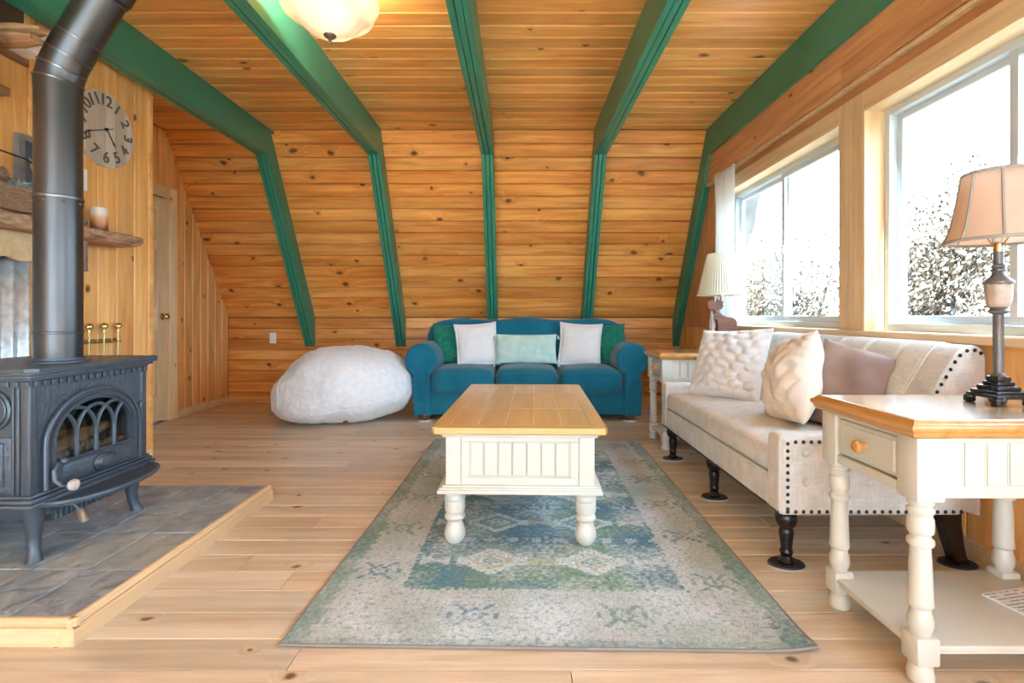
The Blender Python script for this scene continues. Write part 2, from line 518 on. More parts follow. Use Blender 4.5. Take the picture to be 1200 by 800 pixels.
def rug_mat():
    m, nt, p, out = new_mat('rug_pile')
    p.inputs['Roughness'].default_value = 0.95
    p.inputs['Specular IOR Level'].default_value = 0.1
    p.inputs['Sheen Weight'].default_value = 0.15
    at = nd(nt, 'ShaderNodeAttribute', attribute_name='weave')
    tc = nd(nt, 'ShaderNodeTexCoord')
    n1 = nd(nt, 'ShaderNodeTexNoise')
    n1.inputs['Scale'].default_value = 160
    n1.inputs['Detail'].default_value = 4
    nt.links.new(tc.outputs['Object'], n1.inputs['Vector'])
    g = maprange(nt, n1.outputs['Fac'], 0.3, 0.7, 0.72, 1.22)
    cc = nd(nt, 'ShaderNodeCombineColor')
    for i in range(3):
        nt.links.new(g, cc.inputs[i])
    nt.links.new(mixc(nt, 1.0, at.outputs['Color'], cc.outputs[0], 'MULTIPLY'), p.inputs['Base Color'])
    b = nd(nt, 'ShaderNodeBump')
    b.inputs['Strength'].default_value = 0.5
    b.inputs['Distance'].default_value = 0.006
    nt.links.new(n1.outputs['Fac'], b.inputs['Height'])
    nt.links.new(b.outputs[0], p.inputs['Normal'])


rug_mat()


def galvanised():
    m, nt, p, out = new_mat('galvanised')
    p.inputs['Metallic'].default_value = 0.55
    p.inputs['Roughness'].default_value = 0.38
    tc = nd(nt, 'ShaderNodeTexCoord')
    n1 = nd(nt, 'ShaderNodeTexNoise')
    n1.inputs['Scale'].default_value = 26
    n1.inputs['Detail'].default_value = 6
    nt.links.new(tc.outputs['Object'], n1.inputs['Vector'])
    nt.links.new(mixc(nt, maprange(nt, n1.outputs['Fac'], 0.40, 0.66, 0, 1), (0.80, 0.84, 0.88, 1), (0.52, 0.53, 0.53, 1)), p.inputs['Base Color'])


galvanised()


def wicker():
    m, nt, p, out = new_mat('wicker')
    p.inputs['Roughness'].default_value = 0.7
    tc = nd(nt, 'ShaderNodeTexCoord')
    n1 = nd(nt, 'ShaderNodeTexNoise')
    n1.inputs['Scale'].default_value = 80
    nt.links.new(tc.outputs['Object'], n1.inputs['Vector'])
    nt.links.new(mixc(nt, n1.outputs['Fac'], (0.16, 0.08, 0.045, 1), (0.46, 0.29, 0.18, 1)), p.inputs['Base Color'])


wicker()


def stripes_paper():
    m, nt, p, out = new_mat('printed_paper')
    p.inputs['Roughness'].default_value = 0.5
    tc = nd(nt, 'ShaderNodeTexCoord')
    sx = nd(nt, 'ShaderNodeSeparateXYZ')
    nt.links.new(tc.outputs['Object'], sx.inputs[0])
    f = mathn(nt, 'FRACT', mathn(nt, 'MULTIPLY', sx.outputs[1], 70.0))
    n1 = nd(nt, 'ShaderNodeTexNoise')
    n1.inputs['Scale'].default_value = 60
    nt.links.new(tc.outputs['Object'], n1.inputs['Vector'])
    k = mathn(nt, 'MULTIPLY', mathn(nt, 'LESS_THAN', f, 0.4), mathn(nt, 'GREATER_THAN', n1.outputs['Fac'], 0.46))
    nt.links.new(mixc(nt, k, (0.82, 0.83, 0.84, 1), (0.35, 0.38, 0.42, 1)), p.inputs['Base Color'])


stripes_paper()

# ------------------------------------------------------------------ mesh helpers
class MB:
    """collects shapes; build() links them as ONE mesh object"""

    def __init__(self):
        self.v = []
        self.f = []

    def add(self, vs_, fs_, M=None):
        n = len(self.v)
        if M is not None:
            vs_ = [M @ Vector(p) for p in vs_]
        self.v += [tuple(p) for p in vs_]
        self.f += [tuple(i + n for i in f) for f in fs_]
        return self

    def box(self, a, b, bev=0.0, seg=1, M=None):
        if not bev:
            x0, y0, z0 = a
            x1, y1, z1 = b
            return self.add([(x0, y0, z0), (x1, y0, z0), (x1, y1, z0), (x0, y1, z0), (x0, y0, z1), (x1, y0, z1), (x1, y1, z1), (x0, y1, z1)],
                            [(0, 3, 2, 1), (4, 5, 6, 7), (0, 1, 5, 4), (1, 2, 6, 5), (2, 3, 7, 6), (3, 0, 4, 7)], M)
        bm = bmesh.new()
        bmesh.ops.create_cube(bm, size=1.0)
        c = [(p + q) / 2 for p, q in zip(a, b)]
        d = [abs(q - p) for p, q in zip(a, b)]
        for v in bm.verts:
            v.co = Vector((c[0] + v.co.x * d[0], c[1] + v.co.y * d[1], c[2] + v.co.z * d[2]))
        bmesh.ops.bevel(bm, geom=list(bm.edges), offset=min(bev, min(d) * 0.49), segments=seg, profile=0.5, affect='EDGES')
        return self.bm(bm, M)

    def bm(self, bm, M=None):
        bm.verts.index_update()
        self.add([v.co.copy() for v in bm.verts], [[v.index for v in f.verts] for f in bm.faces], M)
        bm.free()
        return self

    def lathe(self, prof, seg=24, M=None, ripple=None, cap=True):
        vs_, fs_ = [], []
        n = len(prof)
        for k in range(seg):
            a = 2 * PI * k / seg
            for (r, z) in prof:
                rr = r * (1 + (ripple(a, z) if ripple else 0))
                vs_.append((rr * math.cos(a), rr * math.sin(a), z))
        for k in range(seg):
            k2 = (k + 1) % seg
            for i in range(n - 1):
                fs_.append((k * n + i, k2 * n + i, k2 * n + i + 1, k * n + i + 1))
        if cap:
            if prof[0][0] > 1e-5:
                fs_.append(tuple(k * n for k in reversed(range(seg))))
            if prof[-1][0] > 1e-5:
                fs_.append(tuple(k * n + n - 1 for k in range(seg)))
        return self.add(vs_, fs_, M)

    def tube(self, pts, rad, seg=8, cap=True, M=None, closed=False):
        pts = [Vector(p) for p in pts]
        n = len(pts)
        vs_, fs_ = [], []
        ref = None
        for i, p in enumerate(pts):
            if closed:
                d = pts[(i + 1) % n] - pts[i - 1]
            else:
                d = pts[min(i + 1, n - 1)] - pts[max(i - 1, 0)]
            d.normalize()
            if ref is None:
                ref = Vector((0, 0, 1)) if abs(d.z) < 0.9 else Vector((1, 0, 0))
            s = d.cross(ref).normalized()
            t = s.cross(d).normalized()
            ref = t
            r = rad[i] if isinstance(rad, (list, tuple)) else rad
            for k in range(seg):
                a = 2 * PI * k / seg
                vs_.append(p + s * (r * math.cos(a)) + t * (r * math.sin(a)))
        for i in range(n if closed else n - 1):
            j = (i + 1) % n
            for k in range(seg):
                k2 = (k + 1) % seg
                fs_.append((i * seg + k, i * seg + k2, j * seg + k2, j * seg + k))
        if cap and not closed:
            fs_.append(tuple(range(seg)))
            fs_.append(tuple((n - 1) * seg + k for k in reversed(range(seg))))
        return self.add(vs_, fs_, M)

    def prism(self, outline, t0, t1, holes=(), M=None):
        """outline in (a, b); extruded along c from t0 to t1"""
        loops = [list(outline)] + [list(h) for h in holes]
        flat = [p for l in loops for p in l]
        tris = tessellate_polygon([[Vector((p[0], p[1], 0)) for p in l] for l in loops])
        n = len(flat)
        vs_ = [(p[0], p[1], t0) for p in flat] + [(p[0], p[1], t1) for p in flat]
        fs_ = []
        for t in tris:
            a, b, c = [Vector((flat[i][0], flat[i][1], 0)) for i in t]
            if (b - a).cross(c - a).z < 0:
                t = (t[0], t[2], t[1])
            fs_.append((t[0], t[2], t[1]))
            fs_.append((t[0] + n, t[1] + n, t[2] + n))
        st = 0
        for li, l in enumerate(loops):
            m = len(l)
            area = sum(l[i][0] * l[(i + 1) % m][1] - l[(i + 1) % m][0] * l[i][1] for i in range(m))
            ccw = area > 0
            if li > 0:
                ccw = not ccw
            for i in range(m):
                a, b = st + i, st + (i + 1) % m
                fs_.append((a, b, b + n, a + n) if ccw else (b, a, a + n, b + n))
            st += m
        return self.add(vs_, fs_, M)

    def sphere(self, c, r, seg=12, rings=8, sc_=(1, 1, 1)):
        prof = [(max(1e-6, r * math.sin(PI * i / rings)), -r * math.cos(PI * i / rings)) for i in range(rings + 1)]
        M = Matrix.Translation(c) @ Matrix.Diagonal((sc_[0], sc_[1], sc_[2], 1))
        return self.lathe(prof, seg, M, cap=False)

    def grid(self, fn, nu, nv, closed_u=False):
        vs_ = [fn(i / nu, j / nv) for i in range(nu + (0 if closed_u else 1)) for j in range(nv + 1)]
        w_ = nv + 1
        m = nu + (0 if closed_u else 1)
        fs_ = []
        for i in range(nu):
            i2 = (i + 1) % m
            for j in range(nv):
                fs_.append((i * w_ + j, i2 * w_ + j, i2 * w_ + j + 1, i * w_ + j + 1))
        return self.add(vs_, fs_)

    def mesh(self, name, mat, angle=35, smooth=True):
        me = bpy.data.meshes.new(name)
        me.from_pydata(self.v, [], self.f)
        me.validate()
        if mat:
            me.materials.append(MATS[mat])
        if smooth:
            me.shade_smooth()
            me.set_sharp_from_angle(angle=R(angle))
        me.update()
        return me

    def build(self, name, mat, parent=None, angle=35, smooth=True, loc=None, label=None):
        return link(name, self.mesh(name, mat, angle, smooth), parent, loc, label)


def link(name, me, parent=None, loc=None, label=None):
    o = bpy.data.objects.new(name, me)
    COL.objects.link(o)
    if parent is not None:
        o.parent = parent
    if loc is not None:
        o.location = loc
    if label:
        o['label'] = label
    return o


def tag(o, label, cat, group=None):
    o['label'] = label
    o['category'] = cat
    if group:
        o['group'] = group
    return o


def thing(name, label, cat, loc=(0, 0, 0), rotz=0.0, group=None):
    o = bpy.data.objects.new(name, None)
    o.empty_display_size = 0.1
    COL.objects.link(o)
    o.location = loc
    o.rotation_euler = (0, 0, rotz)
    return tag(o, label, cat, group)


def struct(name, mb=None, mat=None, label=None):
    if mb is None:
        o = bpy.data.objects.new(name, None)
        COL.objects.link(o)
    else:
        o = mb.build(name, mat, smooth=False)
    o['kind'] = 'structure'
    if label:
        o['label'] = label
    return o


def frame(x, y, origin):
    x = Vector(x).normalized()
    y = Vector(y).normalized()
    n = x.cross(y)
    M = Matrix((x, y, n)).transposed().to_4x4()
    M.translation = Vector(origin)
    return M


def seal(bm_v, bm_f):
    return bm_v, bm_f


BOARD = {}


def board_mesh(L, W, T, ch, mat, nm='board'):
    """tongue-and-groove board: length X, width Y, face at z=0, eased long edges"""
    key = (round(L, 3), round(W, 4), T, ch, mat)
    if key in BOARD:
        return BOARD[key]
    hw = W / 2
    prof = [(-hw, -T), (hw, -T), (hw, -ch), (hw - ch, 0), (-hw + ch, 0), (-hw, -ch)]
    n = len(prof)
    b = MB()
    b.v = [(-L / 2, p[0], p[1]) for p in prof] + [(L / 2, p[0], p[1]) for p in prof]
    b.f = [tuple(reversed(range(n))), tuple(range(n, 2 * n))]
    b.f += [(i, (i + 1) % n, n + (i + 1) % n, n + i) for i in range(n)]
    me = b.mesh(nm, mat, smooth=False)
    BOARD[key] = me
    return me


def lay_boards(parent, M, L, W, pitch, mat, name='board', T=0.018, ch=0.005, gap=0.0015, cuts=None, tops=None, jitter=0.0008, rng=random):
    """rows of boards across y (0..W) each of length L along x (0..L); cuts(row) -> list of cut positions"""
    n = max(1, round(W / pitch))
    pw = W / n
    for k in range(n):
        yc = (k + 0.5) * pw
        l_end = tops(yc) if tops else L
        cs = [0.0] + (sorted(cuts(k)) if cuts else []) + [l_end]
        for a, b in zip(cs[:-1], cs[1:]):
            ln = b - a - gap
            me = board_mesh(round(ln, 3), pw - gap, T, ch, mat, name)
            o = bpy.data.objects.new(name, me)
            COL.objects.link(o)
            o.parent = parent
            o.matrix_basis = M @ Matrix.Translation(((a + b) / 2, yc, rng.uniform(-jitter, jitter)))


def soft_box(hx, hy, hz, r, n=10, crown=0.0, sag=None, seed=0, rough=0.0):
    """rounded, slightly crowned cushion about its own centre"""
    bm = bmesh.new()
    bmesh.ops.create_cube(bm, size=2.0)
    bmesh.ops.subdivide_edges(bm, edges=list(bm.edges), cuts=n, use_grid_fill=True)
    h = (hx, hy, hz)
    for v in bm.verts:
        # concentrate vertices towards the rounded edges
        c = [math.copysign(abs(q) ** 0.75, q) if abs(q) < 1 else q for q in v.co]
        p = Vector([c[i] * h[i] for i in range(3)])
        rr = min(r, hx, hy, hz)
        q = Vector([max(-(h[i] - rr), min(h[i] - rr, p[i])) for i in range(3)])
        d = p - q
        if d.length > 1e-9:
            p = q + d.normalized() * rr
        u, w_, t = p.x / hx, p.y / hy, p.z / hz
        if crown:
            p.z += crown * (1 - u * u) * (1 - w_ * w_) * (1 if t > 0 else -0.15) * abs(t)
        if rough:
            p += Vector((noise.noise(p * 6 + Vector((seed, 0, 0))), noise.noise(p * 6 + Vector((0, seed, 9))), noise.noise(p * 6 + Vector((3, 5, seed))))) * rough
        v.co = p
    return bm


def pillow_mesh(wd, ht, th, n=30, puff=0.55, pinch=0.07, relief=None, seed=1.0, wrinkle=0.006, bottom=0.0):
    """stuffed square: plane XZ, thickness along Y, lower edge at z=0; relief(s, t, side) pushes the faces out"""
    b = MB()
    vs_ = {}
    verts, faces = [], []
    for side in (-1, 1):
        for i in range(n + 1):
            for j in range(n + 1):
                s = -math.cos(PI * i / n) * 0.55 + (2 * i / n - 1) * 0.45
                t = -math.cos(PI * j / n) * 0.55 + (2 * j / n - 1) * 0.45
                edge = i in (0, n) or j in (0, n)
                if edge and side == 1:
                    vs_[(side, i, j)] = vs_[(-1, i, j)]
                    continue
                x = wd / 2 * s * (1 - pinch * (1 - t * t) * abs(s))
                z = ht / 2 * t * (1 - pinch * (1 - s * s) * abs(t))
                y = th / 2 * (max(0, (1 - s * s)) * max(0, (1 - t * t))) ** puff
                k = (1 - abs(s) ** 4) * (1 - abs(t) ** 4)
                q = Vector((x * 9 + seed * 7, side * 3 + seed, z * 9))
                y += k * wrinkle * noise.noise(q) * 2
                if relief and not edge:
                    y += relief(s, t, side) * min(1, k * 3)
                vs_[(side, i, j)] = len(verts)
                verts.append((x, side * max(y, 0.0), z + ht / 2))
    for side in (-1, 1):
        for i in range(n):
            for j in range(n):
                f = (vs_[(side, i, j)], vs_[(side, i + 1, j)], vs_[(side, i + 1, j + 1)], vs_[(side, i, j + 1)])
                faces.append(f if side == -1 else tuple(reversed(f)))
    b.add(verts, faces)
    return b


def copy_tree(o, parent=None):
    c = o.copy()
    COL.objects.link(c)
    c.parent = parent
    for ch in list(o.children):
        copy_tree(ch, c)
    return c

# ------------------------------------------------------------------ the room
MYZ = Matrix(((0, 0, 1, 0), (1, 0, 0, 0), (0, 1, 0, 0), (0, 0, 0, 1)))     # (a,b,c) -> (c,a,b): outline in Y,Z, depth along X
MXZ = Matrix(((1, 0, 0, 0), (0, 0, 1, 0), (0, 1, 0, 0), (0, 0, 0, 1)))     # (a,b,c) -> (a,c,b): outline in X,Z, depth along Y (mirrored)
BEAMX = [-2.24, -1.265, -0.275, 0.715, 1.7025]
rb = random.Random(3)

# floor
fl = struct('floor', MB().box((-3.3, YB - 0.1, -0.12), (1.80, 5.62, -0.019)), 'backing_dark', 'light knotty pine plank floor')
WF = YK - YB


def fcuts(k):
    c = rb.uniform(0.5, 2.4)
    out = [c]
    c += rb.uniform(1.5, 2.4)
    if c < 4.4:
        out.append(c)
    return out


lay_boards(fl, frame((1, 0, 0), (0, 1, 0), (XL, YB, 0)), XR - XL, WF, 0.13, 'pine_floor', 'floor_plank', T=0.018, ch=0.0016, gap=0.0028, cuts=fcuts, jitter=0.0004, rng=rb)

# flat ceiling
ce = struct('ceiling', MB().box((-3.3, YB - 0.1, ZC + 0.019), (1.86, YS + 0.05, ZC + 0.10)), 'backing_dark', 'knotty pine board ceiling')


def ccuts(k):
    return [BEAMX[i] - XL for i in rb.sample([0, 1, 2, 3], rb.choice([1, 1, 2]))]


lay_boards(ce, frame((1, 0, 0), (0, -1, 0), (XL, YS, ZC)), XR + 0.04 - XL, YS - YB, 0.125, 'pine_ceiling', 'ceiling_board', ch=0.007, gap=0.004, cuts=ccuts, rng=rb)

# the slanting boards below it
sl_dir = Vector((0, YS - YK, ZC - ZK))
SL = sl_dir.length
sl_dir.normalize()
sn = Vector((1, 0, 0)).cross(sl_dir)
bk = MB()
o1 = [(YS, ZC), (YK, ZK), (YK + 0.12, ZK), (YS + 0.12, ZC + 0.02)]
off = sn * -0.019
bk.prism([(YS + off.y, ZC + off.z + 0.02), (YK + off.y, ZK + off.z), (YK + off.y * 5, ZK + off.z * 5), (YS + off.y * 5, ZC + off.z * 5)], -3.3, 1.86, M=MYZ)
sl = struct('wall_slant', bk, 'backing_dark', 'slanting knotty pine board wall below the ceiling')
lay_boards(sl, frame((1, 0, 0), sl_dir, (XL, YK, ZK)), XR + 0.04 - XL, SL, SL / 16, 'pine_slant', 'slant_board', ch=0.008, gap=0.0045, cuts=ccuts, rng=rb)

# knee wall
kw = struct('wall_back', MB().box((-3.3, YK + 0.019, -0.1), (1.86, YK + 0.12, ZK + 0.03)), 'backing_dark', 'low knotty pine knee wall behind sofa')
lay_boards(kw, frame((1, 0, 0), (0, 0, 1), (XL, YK, 0.0)), XR + 0.04 - XL, ZK, 0.114, 'pine_slant', 'wall_board', ch=0.005, gap=0.003, cuts=ccuts, rng=rb)
bbm = MB().box((XL, YK - 0.016, 0), (XR, YK, 0.075), 0.004)
struct('baseboard_back', bbm, 'pine_wall')


def slant_z(y):
    return ZC if y <= YS else ZC + (ZK - ZC) * (y - YS) / (YK - YS)


# far left wall with the door opening
DY0, DY1, DZ = 3.74, 4.57, 1.98
wl = MB()
wl.prism([(3.28, -0.1), (YK + 0.1, -0.1), (YK + 0.1, ZK - 0.05), (YS + 0.05, ZC + 0.03), (3.28, ZC + 0.03)], XL - 0.14, XL - 0.019,
         holes=[[(DY0, -0.02), (DY1, -0.02), (DY1, DZ), (DY0, DZ)]], M=MYZ)
wlo = struct('wall_left', wl, 'backing_dark', 'left side wall of vertical pine boards with door')
ML = lambda y1, z0: frame((0, 0, 1), (0, -1, 0), (XL, y1, z0))
lay_boards(wlo, ML(YK, 0), 0, YK - (DY1 + 0.09), 0.12, 'pine_wall', 'wall_board', ch=0.006, tops=lambda y: slant_z(YK - y - 0.06) - 0.005, rng=rb)
lay_boards(wlo, ML(DY1 + 0.09, DZ + 0.09), 0, DY1 + 0.09 - 3.30, 0.128, 'pine_wall', 'wall_board', ch=0.006, tops=lambda y: slant_z(DY1 + 0.09 - y - 0.06) - DZ - 0.095, rng=rb)
lay_boards(wlo, ML(DY0 - 0.09, 0), DZ + 0.09, DY0 - 0.09 - 3.30, 0.12, 'pine_wall', 'wall_board', ch=0.006, rng=rb)
struct('baseboard_left', MB().box((XL, DY1 + 0.09, 0), (XL + 0.016, YK - 0.016, 0.075), 0.004), 'pine_trim')

# door_1
dr = struct('door_1', label='six panel knotty pine door in left wall')
dr.location = (XL, DY0, 0)
dw, dh = DY1 - DY0, DZ


def dbox(nm, y0, y1, z0, z1, x0=-0.055, x1=-0.018, mat='pine_door', bev=0.004):
    # centre each member on its own origin so that the grain starts afresh
    c = ((x0 + x1) / 2, (y0 + y1) / 2, (z0 + z1) / 2)
    vert = (z1 - z0) >= (y1 - y0)
    b = MB().box((-(z1 - z0) / 2 if vert else -(y1 - y0) / 2, -(y1 - y0) / 2 if vert else -(z1 - z0) / 2, -(x1 - x0) / 2),
                 ((z1 - z0) / 2 if vert else (y1 - y0) / 2, (y1 - y0) / 2 if vert else (z1 - z0) / 2, (x1 - x0) / 2), bev)
    o = b.build(nm, mat, dr, smooth=False)
    M = frame((0, 0, 1), (0, -1, 0), c) if vert else frame((0, 1, 0), (0, 0, 1), c)
    o.matrix_basis = M
    return o


for a, b in ((0.012, 0.125), (dw / 2 - 0.05, dw / 2 + 0.05), (dw - 0.125, dw - 0.012)):
    dbox('stile', a, b, 0.015, dh - 0.012)
rails = [(0.015, 0.24), (0.80, 1.0), (1.50, 1.60), (dh - 0.13, dh - 0.012)]
for a, b in ((0.126, dw / 2 - 0.051), (dw / 2 + 0.051, dw - 0.126)):
    for r0, r1 in rails:
        dbox('rail', a, b, r0, r1, -0.055, -0.0185)
    for (p0, p1) in ((0.24, 0.80), (1.0, 1.50), (1.60, dh - 0.13)):
        dbox('panel', a, b, p0, p1, -0.05, -0.034, bev=0.002)
        dbox('panel', a + 0.035, b - 0.035, p0 + 0.035, p1 - 0.035, -0.036, -0.022, bev=0.008)
for (y0, y1, z0, z1) in ((-0.09, 0.008, 0, dh + 0.09), (dw - 0.008, dw + 0.09, 0, dh + 0.09)):
    dbox('casing', y0, y1, z0, z1, -0.012, 0.014, 'pine_door')
dbox('casing', 0.008, dw - 0.008, dh - 0.008, dh + 0.09, -0.012, 0.014, 'pine_door')
dbox('jamb', -0.0, 0.012, 0, dh, -0.13, -0.012, 'pine_trim')
dbox('jamb', dw - 0.012, dw, 0, dh, -0.13, -0.012, 'pine_trim')
dbox('backing', 0.0, dw, 0, dh, -0.138, -0.13, 'pine_door')
kb = MB().lathe([(0.0, 0.062), (0.018, 0.060), (0.027, 0.050), (0.027, 0.042), (0.018, 0.032), (0.010, 0.026), (0.010, 0.008), (0.030, 0.006), (0.030, 0.0)][::-1], 20)
k = kb.build('door_handle', 'brass', dr)
k.matrix_basis = frame((0, 1, 0), (0, 0, 1), (-0.018, dw - 0.066, 0.925))

# hearth wall (partition) with its return
YN = 2.46                      # nearer than this the wall stops at a ledge, with an open niche above
hwm = MB().box((XP - 0.14, YN, -0.1), (XP - 0.019, 3.262, ZC + 0.02))
hwm.box((XP - 0.14, YB - 0.1, -0.1), (XP - 0.019, YN, 2.12))
hwm.box((XL - 0.1, 3.16, -0.1), (XP - 0.14, 3.262, ZC + 0.02))
hwm.box((-2.98, YB - 0.1, 2.06), (-2.90, YN + 0.04, ZC + 0.02))
hwm.box((-2.90, YN, 2.06), (XP - 0.14, YN + 0.04, ZC + 0.02))
hwm.box((-2.90, YB - 0.1, 2.06), (XP - 0.14, YN, 2.12))
hw = struct('wall_hearth', hwm, 'backing_dark', 'partition wall of vertical pine boards behind the stove')
lay_boards(hw, frame((0, 0, 1), (0, -1, 0), (XP, 3.28, 0)), ZC, 3.28 - YN, 0.137, 'pine_wall', 'wall_board', ch=0.005, rng=rb)
lay_boards(hw, frame((0, 0, 1), (0, -1, 0), (XP, YN, 0)), 2.12, YN - YB, 0.137, 'pine_wall', 'wall_board', ch=0.005, rng=rb)
lay_boards(hw, frame((0, 0, 1), (1, 0, 0), (XL, 3.28, 0)), ZC, XP - XL - 0.02, 0.127, 'pine_wall', 'wall_board', ch=0.005, rng=rb)
struct('trim_4', MB().box((XP - 0.16, YB, 2.12), (XP + 0.012, YN, 2.155), 0.004), 'rough_board')
struct('trim_1', MB().box((XP - 0.02, 3.262, 0.0), (XP + 0.004, 3.30, ZC), 0.003), 'pine_wall')
# pale end strip beside the corrugated sheet
struct('trim_2', MB().box((XP, 2.455, 0.0), (XP + 0.012, 2.495, ZC), 0.003), 'pine_wall')
struct('baseboard_hearth', MB().box((XP, 2.62, 0), (XP + 0.016, 3.28, 0.085), 0.004), 'pine_trim')

# window wall
W1 = (2.70, 4.29)
W2 = (1.20, 2.53)
W3 = (-2.60, 0.85)
WZ0, WZ1 = 0.85, 1.95
wr = MB()
wr.prism([(YB - 0.1, -0.1), (YK + 0.1, -0.1), (YK + 0.1, ZK), (YS + 0.05, ZC + 0.05), (YB - 0.1, ZC + 0.05)], XR + 0.019, 1.86,
         holes=[[(a, WZ0), (b, WZ0), (b, WZ1), (a, WZ1)] for a, b in (W1, W2, W3)], M=MYZ)
wro = struct('wall_right', wr, 'pine_shaded', 'window wall on the right side')
lay_boards(wro, frame((0, 0, 1), (0, 1, 0), (XR, YB, 0)), WZ0 - 0.03, YK - YB, 0.127, 'pine_wall', 'wall_board', ch=0.006, rng=rb)
lay_boards(wro, frame((0, 0, 1), (0, 1, 0), (XR, 4.38, WZ0 - 0.03)), 0, YK - 4.38, 0.125, 'pine_shaded', 'wall_board', ch=0.006,
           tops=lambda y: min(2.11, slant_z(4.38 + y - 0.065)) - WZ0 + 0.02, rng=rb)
lay_boards(wro, frame((0, -1, 0), (0, 0, 1), (XR, YK - 0.55, 2.035)), YK - 0.55 - YB, 0.075, 0.075, 'pine_shaded', 'wall_board', ch=0.003, rng=rb, cuts=lambda k: [1.9, 4.2])
lay_boards(wro, frame((0, -1, 0), (0, 0, 1), (1.675, 4.86, 2.112)), 4.86 - YB, 0.232, 0.116, 'pine_shaded', 'header_board', T=0.045, ch=0.004, rng=rb, cuts=lambda k: [2.2 + k * 0.9, 4.6])
lay_boards(wro, frame((0, 0, 1), (0, 1, 0), (XR, 0.94, WZ0 - 0.03)), 2.035 - WZ0 + 0.03, 0.17, 0.085, 'pine_wall', 'wall_board', rng=rb)
struct('bright_line_strip', MB().box((1.686, YB, 2.092), (XR, 4.80, 2.1115), 0.004), 'pine_trim')  # pale strip added to stand in for the lit line under the header boards
struct('baseboard_right', MB().box((XR - 0.016, YB, 0), (XR, YK - 0.02, 0.085), 0.004), 'pine_trim')


def make_window(idx, y0, y1, label, lx0=0.09, lx1=0.085):
    w_ = struct('window_%d' % idx, label=label)
    w_.location = (XR, y0, WZ0)
    W, H = y1 - y0, WZ1 - WZ0

    def bar(nm, ya, yb, za, zb, xa, xb, mat, bev=0.002):
        vert = (zb - za) >= (yb - ya)
        c = ((xa + xb) / 2, (ya + yb) / 2, (za + zb) / 2)
        l, s = (zb - za, yb - ya) if vert else (yb - ya, zb - za)
        b = MB().box((-l / 2, -s / 2, -(xb - xa) / 2), (l / 2, s / 2, (xb - xa) / 2), bev)
        o = b.build(nm, mat, w_, smooth=False)
        o.matrix_basis = frame((0, 0, 1), (0, 1, 0), c) if vert else frame((0, -1, 0), (0, 0, 1), c)
        return o

    # pine lining, casing and sill
    bar('jamb', 0, 0.016, 0, H, -0.024, 0.09, 'pine_trim')
    bar('jamb', W - 0.016, W, 0, H, -0.024, 0.09, 'pine_trim')
    bar('jamb', 0.016, W - 0.016, H - 0.016, H, -0.024, 0.09, 'pine_trim')
    bar('casing', -lx0, 0.006, -0.03, H + 0.085, -0.025, 0.0, 'pine_casing')
    bar('casing', W - 0.006, W + lx1, -0.03, H + 0.085, -0.025, 0.0, 'pine_casing')
    bar('casing', 0.006, W - 0.006, H - 0.006, H + 0.085, -0.025, 0.0, 'pine_casing')
    bar('window_sill', -lx0, W + lx1, -0.028, 0.008, -0.05, 0.09, 'pine_casing', 0.005)
    # white vinyl frame and two sliding sashes
    x0, x1 = 0.075, 0.135
    for (ya, yb, za, zb) in ((0.016, 0.05, 0, H), (W - 0.05, W - 0.016, 0, H), (0.05, W - 0.05, 0.008, 0.045), (0.05, W - 0.05, H - 0.05, H - 0.016)):
        bar('frame', ya, yb, za, zb, x0, x1, 'vinyl')
    m = W / 2
    for (ya, yb, dx) in ((0.05, m + 0.02, 0.0), (m - 0.02, W - 0.05, 0.028)):
        xa, xb = 0.085 + dx, 0.107 + dx
        bar('sash', ya, ya + 0.035, 0.045, H - 0.05, xa, xb, 'vinyl')
        bar('sash', yb - 0.035, yb, 0.045, H - 0.05, xa, xb, 'vinyl')
        bar('sash', ya + 0.035, yb - 0.035, 0.045, 0.08, xa, xb, 'vinyl')
        bar('sash', ya + 0.035, yb - 0.035, H - 0.08, H - 0.05, xa, xb, 'vinyl')
        bar('pane', ya + 0.035, yb - 0.035, 0.08, H - 0.08, xa + 0.009, xa + 0.013, 'window_glass', 0)
    bar('latch', m - 0.012, m + 0.012, 0.5, 0.56, 0.074, 0.086, 'vinyl_shadow')
    return w_


make_window(1, *W1, 'sliding window with white frame behind the settee', 0.085, 0.09)
make_window(2, *W2, 'sliding window with white frame behind the tall lamp', 0.09, 0.083)
make_window(3, *W3, 'sliding window beside the camera')

# wall behind the camera: a wide glazed front
rw = MB()
rw.prism([(-3.3, -0.1), (1.86, -0.1), (1.86, ZC + 0.05), (-3.3, ZC + 0.05)], YB - 0.12, YB,
         holes=[[(-2.2, 0.12), (1.5, 0.12), (1.5, 2.45), (-2.2, 2.45)]], M=MXZ)
struct('wall_front', rw, 'pine_wall', 'glazed wall behind the camera')
w4 = struct('window_4', label='wide glazed front behind the camera')
for i in range(5):
    x = -2.2 + 3.7 * i / 4
    MB().box((x - 0.03, YB - 0.11, 0.12), (x + 0.03, YB - 0.03, 2.45), 0.003).build('mullion', 'pine_trim', w4, smooth=False)
for z in (0.12, 2.41):
    MB().box((-2.2, YB - 0.10, z), (1.5, YB - 0.04, z + 0.04), 0.003).build('frame', 'pine_trim', w4, smooth=False)
for i in range(4):
    x = -2.2 + 3.7 * i / 4
    MB().box((x + 0.03, YB - 0.072, 0.16), (x + 3.7 / 4 - 0.03, YB - 0.068, 2.41)).build('pane', 'window_glass', w4, smooth=False)

